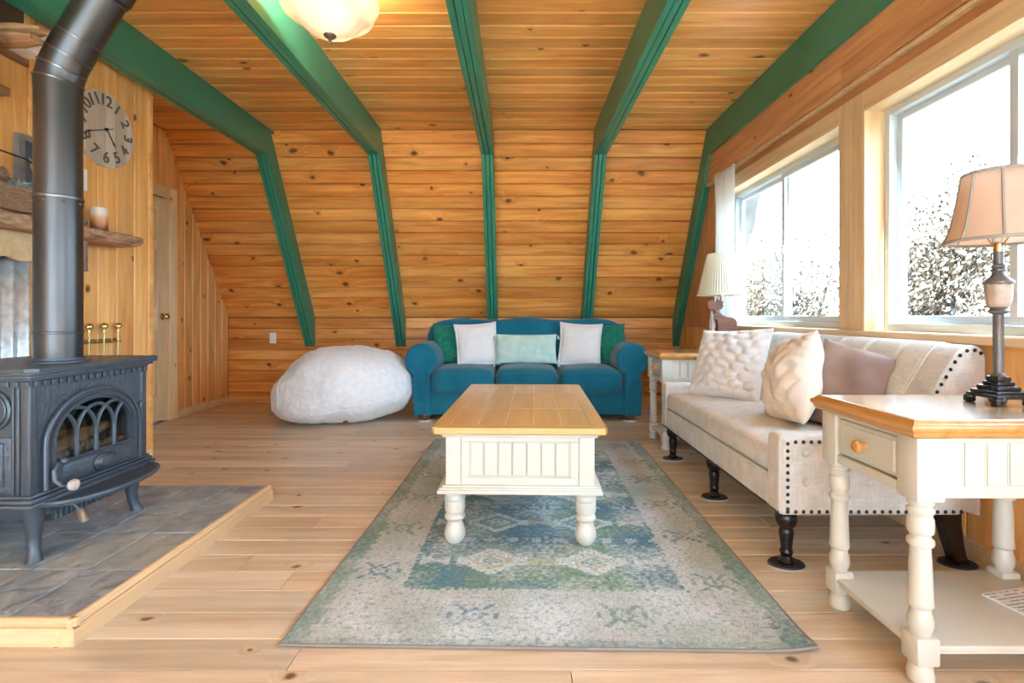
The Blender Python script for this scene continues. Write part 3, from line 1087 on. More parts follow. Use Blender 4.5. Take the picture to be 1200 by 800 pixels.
# green roof bents: three planks thick, ceiling part and leaning leg
BLAB = ['leftmost green painted beam, passing behind the stovepipe elbow and over the door',
        'green painted beam beside the glass ceiling lamp, its leg ending behind the bean bag',
        'middle green painted beam whose leg drops behind the left half of the sofa',
        'green painted beam whose leg drops behind the right half of the sofa',
        'rightmost green painted beam running along the top of the window wall']
KY = 4.46
for bx_, lab in zip(BEAMX, BLAB):
    t = thing('roof_beam', lab, 'beam', (bx_, 0, 0), group='green roof beams')
    for j in (-1, 0, 1):
        d = 0.003 if j == 0 else 0.0
        x0, x1 = j * 0.0365 - 0.0160, j * 0.0365 + 0.0160
        p = MB()
        p.prism([(YB, ZB + d), (KY, ZB + d), (YS - 0.005, ZC), (YB, ZC)], x0, x1, M=MYZ)
        p.build('ceiling_plank', 'beam_green', t, smooth=False)
        p = MB()
        p.prism([(KY - 0.002 + d, ZB - 0.002), (YK, 0.60 + d), (YK, ZK), (YS, ZC - 0.006)], x0 + 0.001, x1 - 0.001, M=MYZ)
        p.build('leg_plank', 'beam_green', t, smooth=False)

# outlet on knee wall
t = thing('wall_outlet', 'white outlet plate on the knee wall left of the bean bag', 'outlet', (-2.64, YK, 0.635))
MB().box((-0.036, -0.006, 0), (0.036, 0.0, 0.115), 0.003).build('plate', 'white_plastic', t, smooth=False)
for z in (0.036, 0.079):
    MB().box((-0.017, -0.009, z - 0.014), (0.017, -0.004, z + 0.014), 0.003).build('socket', 'white_plastic', t, smooth=False)

# ------------------------------------------------------------------ hearth, stove and the left wall
HZ = 0.072
rh = random.Random(11)
t = thing('hearth', 'low hearth platform of grey slate tiles with pale pine edging under the stove', 'hearth', (0, 0, 0))
HX1, HY0, HY1 = -1.25, 1.44, 2.60
MB().box((XP + 0.02, HY0 + 0.02, 0.0), (HX1 - 0.03, HY1 - 0.002, HZ - 0.012)).build('core', 'slate_blue', t, smooth=False)
cols = [XP + 0.018, -2.235, -2.04, -1.845, -1.65, -1.46, -1.272]
rows = [1.462, 1.733, 2.027, 2.31, 2.598]
for i in range(6):
    for j in range(4):
        x0, x1, y0, y1 = cols[i] + 0.0018, cols[i + 1] - 0.0018, rows[j] + 0.0018, rows[j + 1] - 0.0018
        cx_, cy_ = (x0 + x1) / 2, (y0 + y1) / 2
        b = MB().box((x0 - cx_, y0 - cy_, -0.012), (x1 - cx_, y1 - cy_, 0.0), 0.002)
        o = b.build('slate_tile', 'slate', t, smooth=False, loc=(cx_, cy_, HZ + rh.uniform(-0.0015, 0.0015)))
# pine edging: front boards and stepped side moulding
def edge_board(nm, L, prof, M):
    b = MB()
    b.prism(prof, -L / 2, L / 2, M=Matrix(((0, 0, 1, 0), (1, 0, 0, 0), (0, 1, 0, 0), (0, 0, 0, 1))))
    o = b.build(nm, 'pine_hearth_trim', t, smooth=False)
    o.matrix_basis = M
prof_low = [(0, 0), (0.022, 0), (0.022, 0.046), (0.018, 0.050), (0, 0.050)]
prof_top = [(0, 0.051), (0.014, 0.051), (0.016, 0.056), (0.012, 0.060), (0.012, 0.071), (0.009, 0.074), (0, 0.074)]
Lf = HX1 - (XP + 0.02)
# front: length along X, section depth towards -Y
for pr in (prof_low, prof_top):
    b = MB()
    b.prism(pr, -Lf / 2, Lf / 2, M=Matrix(((0, 0, 1, 0), (-1, 0, 0, 0), (0, 1, 0, 0), (0, 0, 0, 1))))
    b.build('edge_board', 'pine_hearth_trim', t, smooth=False, loc=((XP + 0.02 + HX1) / 2, HY0 + 0.020, 0))
Ls = HY1 - HY0 - 0.0
for pr in (prof_low, prof_top):
    edge_board('edge_board', Ls, pr, Matrix.Translation((HX1 - 0.021, (HY0 + HY1) / 2, 0)) @ Matrix.Rotation(-PI / 2, 4, 'Z'))

# ---- cast iron stove; local origin at floor under its front, front faces +X
SX, SYc = -1.68, 2.03
st = thing('wood_stove', 'black cast iron wood stove with arched glass door on the slate hearth', 'stove', (SX, SYc, HZ))
Z = lambda z: z - HZ
CI, CG = 'cast_iron', 'cast_iron_grain'
hw_ = 0.268
bz0, bz1 = Z(0.305), Z(0.69)
dep = 0.50
b = MB()
b.box((-dep + 0.002, -hw_ + 0.004, bz0), (-dep + 0.02, hw_ - 0.004, bz1), 0.003)                # back
b.box((-dep + 0.004, -hw_ + 0.004, bz0 - 0.0), (-0.024, hw_ - 0.004, bz0 + 0.02), 0.004)        # floor
b.box((-dep + 0.004, -hw_ + 0.004, bz1 - 0.02), (-0.024, hw_ - 0.004, bz1), 0.003)
b.box((-dep, hw_ - 0.02, bz0), (-0.022, hw_, bz1), 0.003)               # far side
b.box((-dep, -hw_, bz0), (-0.022, -hw_ + 0.02, bz1), 0.003)             # near side
for s in (-1, 1):                                                       # fluted corner posts
    for (x, r) in ((-0.012, 0.016), (-0.040, 0.007), (-0.056, 0.005)):
        b.box((x - r, s * hw_ - 0.008, bz0), (x + r, s * hw_ + 0.008, bz1), 0.004, 2)
    b.box((-0.03, s * hw_ - 0.022 * (s > 0) - 0.002, bz0), (0.004, s * hw_ + 0.022 * (s < 0) + 0.002, bz1), 0.005, 2)
b.build('body', CI, st)
# bottom plate moulding
b = MB()
for k, (e, z0, z1) in enumerate(((0.022, Z(0.285), Z(0.300)), (0.014, Z(0.300), Z(0.312)), (0.03, Z(0.27), Z(0.286)))):
    b.box((-dep - e * 0.4, -hw_ - e, z0), (e, hw_ + e, z1), 0.005, 2)
b.build('bottom_moulding', CI, st)
# cornice, dentils, top plate
b = MB()
for (e, z0, z1) in ((0.012, Z(0.705), Z(0.716)), (0.024, Z(0.714), Z(0.727)), (0.036, Z(0.726), Z(0.738))):
    b.box((-dep - 0.01, -hw_ - e, z0), (e, hw_ + e, z1), 0.005, 2)
b.build('cornice', CI, st)
b = MB()
b.prism([(-dep - 0.02, -hw_ - 0.045), (0.02, -hw_ - 0.045), (0.047, -hw_ - 0.018), (0.047, hw_ + 0.018), (0.02, hw_ + 0.045), (-dep - 0.02, hw_ + 0.045)], Z(0.738), Z(0.750))
b.build('top_plate', CI, st)
b = MB()
b.box((-dep, -hw_ - 0.004, Z(0.682)), (0.006, hw_ + 0.004, Z(0.706)))
n = 17
for i in range(n):
    y = -hw_ + 0.012 + (2 * hw_ - 0.024) * i / (n - 1)
    b.box((0.004, y - 0.009, Z(0.685)), (0.016, y + 0.009, Z(0.705)), 0.002)
for i in range(15):
    x = -dep + 0.02 + (dep - 0.03) * i / 14
    b.box((x - 0.009, -hw_ - 0.012, Z(0.685)), (x + 0.009, -hw_ - 0.002, Z(0.705)), 0.002)
b.build('dentil_moulding', CI, st)


def arch(w2, zb, zs, rise, n=24):
    """flattened arch outline in (y, z): straight sides up to zs then an elliptic head"""
    pts = [(-w2, zb), (w2, zb)]
    for i in range(n + 1):
        a = PI * i / n
        pts.append((w2 * math.cos(a), zs + rise * math.sin(a)))
    return pts


AO = arch(0.222, Z(0.315), Z(0.47), 0.175)
AI = arch(0.180, Z(0.402), Z(0.475), 0.130)
AM = arch(0.201, Z(0.330), Z(0.472), 0.153)
# front plate round the door
b = MB()
b.prism([(-hw_ + 0.02, bz0), (hw_ - 0.02, bz0), (hw_ - 0.02, Z(0.686)), (-hw_ + 0.02, Z(0.686))], -0.022, -0.004, holes=[AO], M=MYZ)
b.build('front_plate', CG, st, smooth=False)
# door: two-step arched frame, lower panel
d = MB()
d.prism(AO, -0.02, 0.008, holes=[AI], M=MYZ)
door = d.build('door', CI, st, angle=20)
d = MB()
d.prism(AM, 0.006, 0.018, holes=[arch(0.188, Z(0.394), Z(0.475), 0.138)], M=MYZ)
d.build('door_frame', CI, door, angle=20)
d = MB()
d.tube([(0.010, p[0], p[1]) for p in AO[1:]] + [(0.010, AO[0][0], AO[0][1])], 0.008, 8)
d.build('door_bead', CI, door)
# little pearls along the arch
d = MB()
for i in range(70):
    a = PI * i / 69
    d.sphere((0.018, 0.194 * math.cos(a), Z(0.473) + 0.146 * math.sin(a)), 0.0032, 6, 4)
for i in range(12):
    for s in (-1, 1):
        d.sphere((0.018, s * 0.194, Z(0.473) - 0.010 * i), 0.0032, 6, 4)
d.build('pearl_moulding', CI, door)
d = MB()
d.box((0.006, -0.165, Z(0.335)), (0.022, 0.165, Z(0.388)), 0.004, 2)
d.build('lower_panel', CG, door)
d = MB()
d.lathe([(0.056, 0.0), (0.056, 0.008), (0.050, 0.012), (0.046, 0.006), (0.034, 0.018), (0.0, 0.022)], 28,
        Matrix.Translation((0.021, 0.02, Z(0.354))) @ frame((0, 1, 0), (0, 0, 1), (0, 0, 0)) @ Matrix.Diagonal((1, 0.62, 1, 1)))
d.build('oval_medallion', CI, door)
# gothic tracery
d = MB()
bay = 0.36 / 4
zf, zs = Z(0.402), Z(0.475)


def inside(y, z):
    return z <= zs + 0.130 * math.sqrt(max(0, 1 - (y / 0.180) ** 2)) and abs(y) < 0.180


for i in (-1, 0, 1):
    d.tube([(0.004, i * bay, zf), (0.004, i * bay, zs + 0.01)], 0.0078, 8)
for c in (-2, -1, 0, 1, 2):
    yc = c * bay
    pts = []
    for q in range(33):
        a = PI * q / 32
        y, z = yc + bay * math.cos(a), zs + 0.108 * math.sin(a)
        if inside(y, z):
            pts.append((0.004, y, z))
        elif len(pts) > 1:
            d.tube(pts, 0.0072, 8)
            pts = []
    if len(pts) > 1:
        d.tube(pts, 0.0072, 8)
d.build('tracery', CI, door)
MB().prism(arch(0.182, Z(0.40), Z(0.475), 0.132), -0.012, -0.009, M=MYZ).build('door_glass', 'stove_glass', door, smooth=False)
# fire box lining so that the window looks in on something
b = MB()
b.box((-dep + 0.03, -0.235, bz0 + 0.02), (-dep + 0.06, 0.235, bz1 - 0.03))
b.build('firebrick', 'ash', st, smooth=False)
b = MB()
b.box((-dep + 0.06, -0.235, bz0 + 0.02), (-0.03, 0.235, Z(0.385)), 0.01)
for i in range(40):
    b.sphere((rh.uniform(-0.20, -0.045), rh.uniform(-0.2, 0.2), Z(0.388) + rh.uniform(0, 0.008)), rh.uniform(0.008, 0.02), 7, 5)
b.build('ash_bed', 'ash', st)
for k, (y0, z0, y1, z1, x) in enumerate(((-0.19, 0.405, 0.16, 0.455, -0.08), (-0.14, 0.41, 0.19, 0.43, -0.14), (-0.2, 0.45, 0.14, 0.42, -0.20))):
    lg = MB()
    P0, P1 = Vector((x, y0, Z(z0) + 0.012)), Vector((x - 0.01, y1, Z(z1) + 0.012))
    pts = [P0.lerp(P1, q / 6) + Vector((0, 0, 0.004 * math.sin(q * 2 + k))) for q in range(7)]
    lo = lg.tube(pts, [0.02, 0.023, 0.021, 0.024, 0.022, 0.023, 0.019], 9).build('firewood', 'fire_log', loc=(SX, SYc, HZ))
    tag(lo, ['front split log inside the stove behind the arched glass', 'middle split log inside the stove', 'rearmost split log inside the stove'][k], 'log', 'logs inside the stove')
# hinge lugs, side panels
for z in (0.52, 0.36):
    MB().lathe([(0.011, 0), (0.011, 0.03)], 12, Matrix.Translation((0.004, hw_ - 0.03, Z(z)))).build('hinge', CI, st)
b = MB()
Ms = frame((1, 0, 0), (0, 0, 1), (-0.135, -hw_, Z(0.605)))
b.lathe([(0.074, 0.0), (0.074, 0.008), (0.068, 0.013), (0.062, 0.008), (0.058, 0.004), (0.0, 0.006)], 36, Ms)
b.tube([(-0.135 + 0.054 * math.cos(a * PI / 18), -hw_ - 0.006, Z(0.605) + 0.054 * math.sin(a * PI / 18)) for a in range(36)], 0.004, 6, closed=True)
b.build('side_medallion', CI, st)
b = MB()
for (e, y) in ((0.0, -0.006), (0.022, -0.014), (0.04, -0.010), (0.055, -0.018)):
    b.box((-0.40 + e, -hw_ + y, Z(0.322) + e * 0.8), (-0.062 - e, -hw_ + 0.004, Z(0.512) - e * 0.8), 0.006, 2)
b.build('side_panel', CG, st)
# ash lip
lip = [(-0.235, 0.0)]
pts = []
for i in range(25):
    a = PI * i / 24
    pts.append((0.02 + 0.135 * math.sin(a) ** 0.8 if math.sin(a) > 0 else 0.02, -0.245 * math.cos(a)))
b = MB()
b.prism([(0.0, -0.245)] + pts + [(0.0, 0.245)], Z(0.262), Z(0.272))
al = b.build('ash_lip', CI, st, angle=20)
MB().tube([(p[0], p[1], Z(0.274)) for p in pts], 0.010, 8).build('ash_lip_rim', CI, al)
# legs
def leg(x, y, sx, sy):
    L = MB()
    prof = [(Z(0.300), 0.0, 0.050), (Z(0.268), 0.004, 0.042), (Z(0.225), 0.006, 0.028), (Z(0.160), 0.002, 0.021), (Z(0.110), 0.006, 0.018), (Z(0.086), 0.014, 0.021), (Z(0.074), 0.016, 0.024), (Z(0.0725), 0.016, 0.022)]
    vs_, fs_ = [], []
    for (z, o_, h) in prof:
        cx_, cy_ = x + sx * o_, y + sy * o_
        for (ax, ay) in ((1, 0.45), (0.45, 1), (-0.45, 1), (-1, 0.45), (-1, -0.45), (-0.45, -1), (0.45, -1), (1, -0.45)):
            vs_.append((cx_ + ax * h, cy_ + ay * h, z))
    m = 8
    for i in range(len(prof) - 1):
        for k_ in range(m):
            fs_.append((i * m + k_, (i + 1) * m + k_, (i + 1) * m + (k_ + 1) % m, i * m + (k_ + 1) % m))
    fs_.append(tuple(range(m)))
    fs_.append(tuple((len(prof) - 1) * m + k_ for k_ in reversed(range(m))))
    L.add(vs_, fs_)
    L.build('leg', CI, st, angle=50)


for sy in (-1, 1):
    leg(-0.030, sy * 0.225, 1, sy)
    leg(-dep + 0.05, sy * 0.225, -1, sy)
# ribbed ash pan under the body
b = MB()
b.box((-0.42, -0.17, Z(0.185)), (-0.012, 0.17, Z(0.262)), 0.004)
for i in range(16):
    y = -0.165 + 0.022 * i
    b.box((-0.014, y - 0.004, Z(0.188)), (-0.004, y + 0.004, Z(0.260)), 0.002)
b.build('ash_pan', CI, st)
# door latch: curved arm with round wooden knob
b = MB()
b.tube([(0.012, -0.165, Z(0.400)), (0.028, -0.195, Z(0.398)), (0.030, -0.212, Z(0.380)), (0.034, -0.214, Z(0.345)), (0.050, -0.205, Z(0.325)), (0.070, -0.190, Z(0.322))], [0.009, 0.008, 0.008, 0.008, 0.007, 0.006], 10)
b.sphere((0.022, -0.165, Z(0.402)), 0.014)
h = b.build('door_latch', CI, st)
MB().lathe([(0.0, -0.012), (0.014, -0.011), (0.021, 0.0), (0.020, 0.010), (0.010, 0.018), (0.0, 0.019)], 18, Matrix.Translation((0.074, -0.186, Z(0.322))) @ Matrix.Rotation(PI / 2, 4, 'Y')).build('latch_knob', 'bark_light', h)
b = MB()
b.box((-0.02, -0.215, Z(0.225)), (0.01, -0.165, Z(0.275)), 0.004)
b.tube([(0.0, -0.185, Z(0.255)), (0.045, -0.175, Z(0.262)), (0.068, -0.165, Z(0.238)), (0.074, -0.160, Z(0.222))], 0.006, 8)
h = b.build('air_lever', CI, st)
MB().tube([(0.074, -0.160, Z(0.226)), (0.080, -0.157, Z(0.205)), (0.090, -0.152, Z(0.178))], [0.009, 0.012, 0.011], 10).build('lever_grip', 'bark_light', h)
b = MB().lathe([(0.098, Z(0.75)), (0.098, Z(0.755)), (0.082, Z(0.758)), (0.082, Z(0.768))], 40, Matrix.Translation((-0.132, -0.014, 0)))
b.build('flue_collar', CI, st)

# ---- stovepipe
PXc, PYc = -1.812, 2.016
pp = thing('stovepipe', 'dark grey metal stovepipe with angled elbow rising from the stove', 'stovepipe', (PXc, PYc, 0.752))
zz = lambda z: z - 0.752
PR = 0.0755
Rr = PR
MB().lathe([(PR, zz(0.760)), (PR, zz(0.86)), (PR + 0.003, zz(0.862)), (PR + 0.003, zz(0.868)), (PR, zz(0.870)), (PR, zz(1.395))], 48).build('lower_pipe', 'pipe_metal', pp)
MB().lathe([(PR * 0.99, zz(1.385)), (PR * 0.99, zz(1.825))], 48).build('middle_pipe', 'pipe_metal', pp)
b = MB()
b.lathe([(PR + 0.004, zz(1.386)), (PR + 0.005, zz(1.390)), (PR + 0.004, zz(1.396)), (PR - 0.002, zz(1.398))], 48, cap=False)
for a in range(0, 360, 45):
    b.sphere((1.02 * PR * math.cos(R(a + 8)), 1.02 * PR * math.sin(R(a + 8)), zz(1.372)), 0.005, 8, 6)
b.build('pipe_seam', 'pipe_ring', pp)


def ring_section(c, tilt, r, seg=48):
    """circle whose plane normal leans from Z towards +X by tilt"""
    u = Vector((math.cos(tilt), 0, -math.sin(tilt)))
    v = Vector((0, 1, 0))
    return [Vector(c) + u * (r * math.cos(2 * PI * k / seg)) + v * (r * math.sin(2 * PI * k / seg)) for k in range(seg)]


def loft(rings):
    b = MB()
    n = len(rings[0])
    vs_ = [p for r_ in rings for p in r_]
    fs_ = [(i * n + k, i * n + (k + 1) % n, (i + 1) * n + (k + 1) % n, (i + 1) * n + k) for i in range(len(rings) - 1) for k in range(n)]
    b.add(vs_, fs_)
    return b


TL = R(31)
# gored elbow: joints at mitre planes, centre line of straight chords
joint = [(Vector((0, 0, zz(1.815))), 0.0), (Vector((0, 0, zz(1.850))), R(10)), (Vector((0.014, 0, zz(1.900))), R(22)), (Vector((0.040, 0, zz(1.952))), R(29)), (Vector((0.080, 0, zz(2.020))), TL)]
loft([ring_section(c, a, PR * 1.012) for c, a in joint]).build('elbow', 'pipe_metal', pp)
for c, a in joint[1:]:
    cc_ = ring_section(c, a, PR * 1.02)
    MB().tube(cc_, 0.0035, 6, closed=True).build('elbow_seam', 'pipe_ring', pp)
dirv = Vector((math.sin(TL), 0, math.cos(TL)))
c0 = joint[-1][0]
loft([ring_section(c0 - dirv * 0.02, TL, PR * 0.995), ring_section(c0 + dirv * 0.21, TL, PR * 0.995)]).build('upper_pipe', 'pipe_metal', pp)
MB().tube(ring_section(c0 + dirv * 0.195, TL, PR * 1.02), 0.004, 6, closed=True).build('elbow_seam', 'pipe_ring', pp)
top_l = (ZC - 0.752 - (c0 + dirv * 0.19).z) / dirv.z
loft([ring_section(c0 + dirv * 0.20, TL, PR * 1.0), ring_section(c0 + dirv * 0.21, TL, PR * 1.12), ring_section(c0 + dirv * (0.19 + top_l - 0.03), TL, PR * 1.12)]).build('ceiling_sleeve', 'pipe_metal', pp)

# ---- live-edge mantel shelf on the hearth wall
mz0, mz1 = 1.315, 1.385
mt = thing('mantel_shelf', 'rough live edge timber mantel shelf on the hearth wall', 'shelf', (XP, 2.2, mz0))
Y0m, Y1m = 1.35, 2.96
def slab(u, v):
    y = Y0m + (Y1m - Y0m) * u
    a = 2 * PI * v
    endk = 1.0
    if u > 0.93:
        endk = 1 - 0.30 * ((u - 0.93) / 0.07) ** 3
    wdt = 0.205 + 0.018 * noise.noise(Vector((y * 4, 0, 1))) 
    x = 0.5 + 0.5 * math.cos(a)
    zc = math.sin(a)
    sx = math.copysign(abs(math.cos(a)) ** 0.5, math.cos(a))
    sz = math.copysign(abs(math.sin(a)) ** 0.55, math.sin(a))
    px = wdt / 2 + sx * wdt / 2
    pz = 0.035 + sz * 0.035 * endk
    if sx > 0.2:
        px += (0.030 * noise.noise(Vector((y * 8, pz * 30, 3))) + 0.018 * noise.noise(Vector((y * 26, pz * 70, 7)))) * (sx) - 0.03 * max(0, (u - 0.93) / 0.07) ** 2
        pz += 0.006 * noise.noise(Vector((y * 14, pz * 50, 8)))
    return (max(0.001, px), y - 2.2, min(0.071, pz) )
b = MB()
b.grid(slab, 160, 28)
n29 = 29
b.f.append(tuple(range(28)))
b.f.append(tuple(160 * n29 + k_ for k_ in reversed(range(28))))
b.build('slab', 'bark_slab', mt, angle=60)
b = MB()
b.grid(lambda u, v: (0.012 + 0.13 * (0.5 + 0.5 * math.copysign(abs(math.cos(2 * PI * v)) ** 0.4, math.cos(2 * PI * v))) + 0.006 * noise.noise(Vector((u * 9, v * 20, 0))),
                     0.405 + 0.045 * math.copysign(abs(math.sin(2 * PI * v)) ** 0.4, math.sin(2 * PI * v)) + 0.004 * noise.noise(Vector((u * 7, v * 14, 5))), -0.155 + 0.155 * u), 8, 24)
b.f.append(tuple(reversed(range(24))))
b.build('bracket', 'bark_light', mt, angle=50)
# scalloped pine valance under it, in front of the corrugated sheet
vl = [(1.35, 0.0), (2.44, 0.0), (2.44, -0.10)]
for i in range(41):
    y = 2.44 - (2.44 - 1.35) * i / 40
    vl.append((y, -0.105 - 0.028 * abs(math.sin((2.44 - y) * PI / 0.15)) ** 0.7))
b = MB()
b.prism([(p[0] - 2.2, p[1]) for p in vl], 0.05, 0.07, M=MYZ)
b.build('valance', 'pine_trim', mt, smooth=False)
# corrugated sheet
b = MB()
b.grid(lambda u, v: (0.016 + 0.011 * math.cos(u * 1.15 / 0.076 * 2 * PI), 1.30 + 1.15 * u - 1.9, 1.30 * v), 180, 2)
o = b.build('corrugated_sheet', 'galvanised', loc=(XP, 1.9, 0.0), angle=80)
m_ = o.modifiers.new('thickness', 'SOLIDIFY')
m_.thickness = 0.0015
tag(o, 'galvanised corrugated metal sheet on the wall behind the stove', 'metal sheet')

# candle
t = thing('candle', 'round pillar candle fading from white to rust on the mantel shelf', 'candle', (-2.245, 2.74, mz1))
MB().lathe([(0.0, 0.0), (0.037, 0.0), (0.039, 0.004), (0.039, 0.117), (0.036, 0.122), (0.025, 0.116), (0.0, 0.113)], 32).build('wax', 'candle_wax', t)
MB().tube([(0, 0, 0.112), (0.001, 0, 0.126), (0.003, 0, 0.132)], 0.0014, 6).build('wick', 'ink', t)
# grey cone beside it
o = MB()
for i in range(8):
    r_ = [0.016, 0.026, 0.031, 0.032, 0.029, 0.023, 0.016, 0.007][i]
    for k_ in range(9):
        a = 2 * PI * k_ / 9 + i * 0.35
        o.sphere((r_ * 0.7 * math.cos(a), r_ * 0.7 * math.sin(a), 0.008 + i * 0.0085), r_ * 0.42, 6, 4, (1, 1, 0.6))
tag(o.build('pine_cone', 'stone_grey', loc=(-2.27, 2.645, mz1)), 'small grey pine cone beside the candle on the mantel', 'pine cone')
# wall switch
t = thing('wall_switch', 'white switch plate on the hearth wall below the clock', 'switch', (XP, 2.76, 1.61))
MB().box((0.0, -0.036, 0), (0.006, 0.036, 0.117), 0.003).build('plate', 'white_plastic', t, smooth=False)
MB().box((0.005, -0.015, 0.03), (0.010, 0.015, 0.088), 0.003).build('rocker', 'white_plastic', t, smooth=False)

# framed deer sign
t = thing('framed_sign', 'grey framed dark sign with wooden antler cutout on the mantel', 'picture', (XP + 0.006, 2.545, mz1))
fw, fh_ = 0.16, 0.40
b = MB()
b.prism([(-fw, 0), (fw, 0), (fw, fh_), (-fw, fh_)], 0.0, 0.028, holes=[[(-fw + 0.028, 0.028), (fw - 0.028, 0.028), (fw - 0.028, fh_ - 0.028), (-fw + 0.028, fh_ - 0.028)]], M=MYZ)
b.build('frame', 'frame_grey', t, smooth=False)
MB().box((0.002, -fw + 0.026, 0.026), (0.010, fw - 0.026, fh_ - 0.026)).build('panel', 'slate_blue', t, smooth=False)
b = MB()
for s in (-1, 1):
    b.tube([(0.014, s * 0.012, 0.15), (0.016, s * 0.045, 0.20), (0.016, s * 0.075, 0.25), (0.016, s * 0.060, 0.31)], [0.011, 0.010, 0.009, 0.004], 7)
    for (q, z, q2, z2) in ((0.045, 0.20, 0.030, 0.26), (0.06, 0.225, 0.095, 0.262), (0.072, 0.245, 0.102, 0.30), (0.070, 0.265, 0.045, 0.30)):
        b.tube([(0.016, s * q, z), (0.016, s * (q + q2) / 2, (z + z2) / 2 + 0.004), (0.016, s * q2, z2)], [0.009, 0.008, 0.003], 7)
b.prism([(-0.03, 0.16), (0.03, 0.16), (0.022, 0.09), (0.012, 0.06), (-0.012, 0.06), (-0.022, 0.09)], 0.008, 0.022, M=MYZ)
b.build('antler_cutout', 'antler_wood', t)

# wicker basket of pine cones
t = thing('cone_basket', 'long wicker basket with wire handle on the mantel shelf', 'basket', (-2.255, 2.215, mz1))
b = MB()
hy_, hx_ = 0.20, 0.075
for r_ in range(9):
    z = 0.006 + r_ * 0.0105
    g = 1 + 0.012 * r_
    pts = []
    for k_ in range(56):
        a = 2 * PI * k_ / 56
        wv = 0.0035 * (1 if (k_ + r_) % 2 else -1)
        x = math.copysign(abs(math.cos(a)) ** 0.45, math.cos(a)) * (hx_ * g + wv)
        y = math.copysign(abs(math.sin(a)) ** 0.45, math.sin(a)) * (hy_ * g + wv)
        pts.append((x, y, z))
    b.tube(pts, 0.006, 6, closed=True)
b.box((-hx_, -hy_, 0.0), (hx_, hy_, 0.008), 0.004)
b.build('weave', 'wicker', t)
b = MB()
b.tube([(math.copysign(abs(math.cos(2 * PI * k_ / 40)) ** 0.45, math.cos(2 * PI * k_ / 40)) * 0.086, math.copysign(abs(math.sin(2 * PI * k_ / 40)) ** 0.45, math.sin(2 * PI * k_ / 40)) * 0.222, 0.100) for k_ in range(40)], 0.009, 8, closed=True)
b.build('rim', 'wicker', t)
b = MB()
b.tube([(0.0, -0.215, 0.10), (0, -0.212, 0.20), (0, -0.19, 0.245), (0, -0.12, 0.262), (0, 0, 0.266), (0, 0.12, 0.262), (0, 0.19, 0.245), (0, 0.212, 0.20), (0, 0.215, 0.10)], 0.004, 8)
b.build('handle', 'dark_metal', t)


def cone_mesh():
    o = MB()
    for i in range(9):
        r_ = [0.012, 0.021, 0.026, 0.028, 0.026, 0.022, 0.017, 0.011, 0.005][i]
        for k_ in range(8):
            a = 2 * PI * k_ / 8 + i * 0.4
            o.sphere((r_ * 0.75 * math.cos(a), r_ * 0.75 * math.sin(a), -0.032 + i * 0.008), r_ * 0.42, 5, 4, (1, 1, 0.55))
    return o.mesh('pine_cone', 'cone_brown', smooth=False)


cm = cone_mesh()
spots = [(-0.03, -0.14, 0.10), (0.03, -0.13, 0.105), (-0.03, -0.06, 0.11), (0.035, -0.05, 0.115), (-0.035, 0.02, 0.11), (0.03, 0.04, 0.105), (-0.02, 0.10, 0.11), (0.0, -0.10, 0.155), (0.0, -0.02, 0.16), (0.0, 0.055, 0.15), (0.0, -0.06, 0.195), (0.0, 0.015, 0.19), (0.03, 0.10, 0.12)]
for q, (x, y, z) in enumerate(spots):
    o = link('pine_cone', cm, loc=(-2.255 + x, 2.215 + y, mz1 + z - 0.02))
    o.rotation_euler = (rh.uniform(-1.4, 1.4), rh.uniform(-1.4, 1.4), rh.uniform(0, 6))
    tag(o, 'brown pine cone heaped in the wicker basket on the mantel', 'pine cone', 'pine cones in the basket')
b = MB()
for q in range(150):
    p0 = Vector((0.05 + rh.uniform(-0.02, 0.03), rh.uniform(0.0, 0.20), 0.10 + rh.uniform(0, 0.03)))
    p1 = p0 + Vector((rh.uniform(-0.01, 0.035), rh.uniform(-0.02, 0.02), rh.uniform(-0.012, 0.022)))
    b.tube([p0, p1], [0.004, 0.0015], 4)
tag(b.build('frosted_sprig', 'sprig_blue', loc=(-2.255, 2.215, mz1)), 'blue grey frosted sprig lying over the basket rim', 'foliage')

# dark cubby shelf cut by the frame edge, split timber on the wall ledge
t = thing('cubby_shelf', 'dark wooden cubby shelf on the hearth wall at the left frame edge', 'shelf', (XP, 1.985, 1.93))
MB().box((0.0, 0.215, 0.0), (0.10, 0.240, 0.19), 0.003).build('side_board', 'rough_board', t, smooth=False)
MB().box((0.0, -0.24, 0.0), (0.10, -0.215, 0.19), 0.003).build('side_board', 'rough_board', t, smooth=False)
MB().box((0.0, -0.27, -0.035), (0.125, 0.27, 0.0), 0.004).build('ledge', 'rough_board', t, smooth=False)
MB().box((0.0, -0.27, 0.19), (0.11, 0.27, 0.215), 0.004).build('top_board', 'rough_board', t, smooth=False)
for q, (x, y, z, L, rz, h_, lab) in enumerate(((-2.62, 2.33, 2.156, 0.44, -0.03, 0.050, 'lower rough split timber lying across the wall ledge'),
                                               (-2.64, 2.34, 2.208, 0.46, 0.04, 0.042, 'upper orange brown split timber lying across the wall ledge'))):
    b = MB()
    def fn(u, v, L=L, h_=h_, q=q):
        a = 2 * PI * v
        k_ = 1 - 0.35 * max(0, (u - 0.8) / 0.2)
        return (L * u, 0.05 * math.cos(a) * k_ + 0.004 * noise.noise(Vector((u * 9, v * 9, q))), h_ / 2 + h_ / 2 * math.copysign(abs(math.sin(a)) ** 0.6, math.sin(a)) * k_ + 0.004 * noise.noise(Vector((u * 7, v * 8, q + 5))) )
    b.grid(fn, 14, 14)
    b.f.append(tuple(14 * 15 + k_ for k_ in reversed(range(14))))
    b.f.append(tuple(range(14)))
    o = b.build('split_timber', 'driftwood', loc=(x, y, z))
    o.rotation_euler = (0, -0.03 * q, rz)
    tag(o, lab, 'timber', 'split timber on the wall ledge')
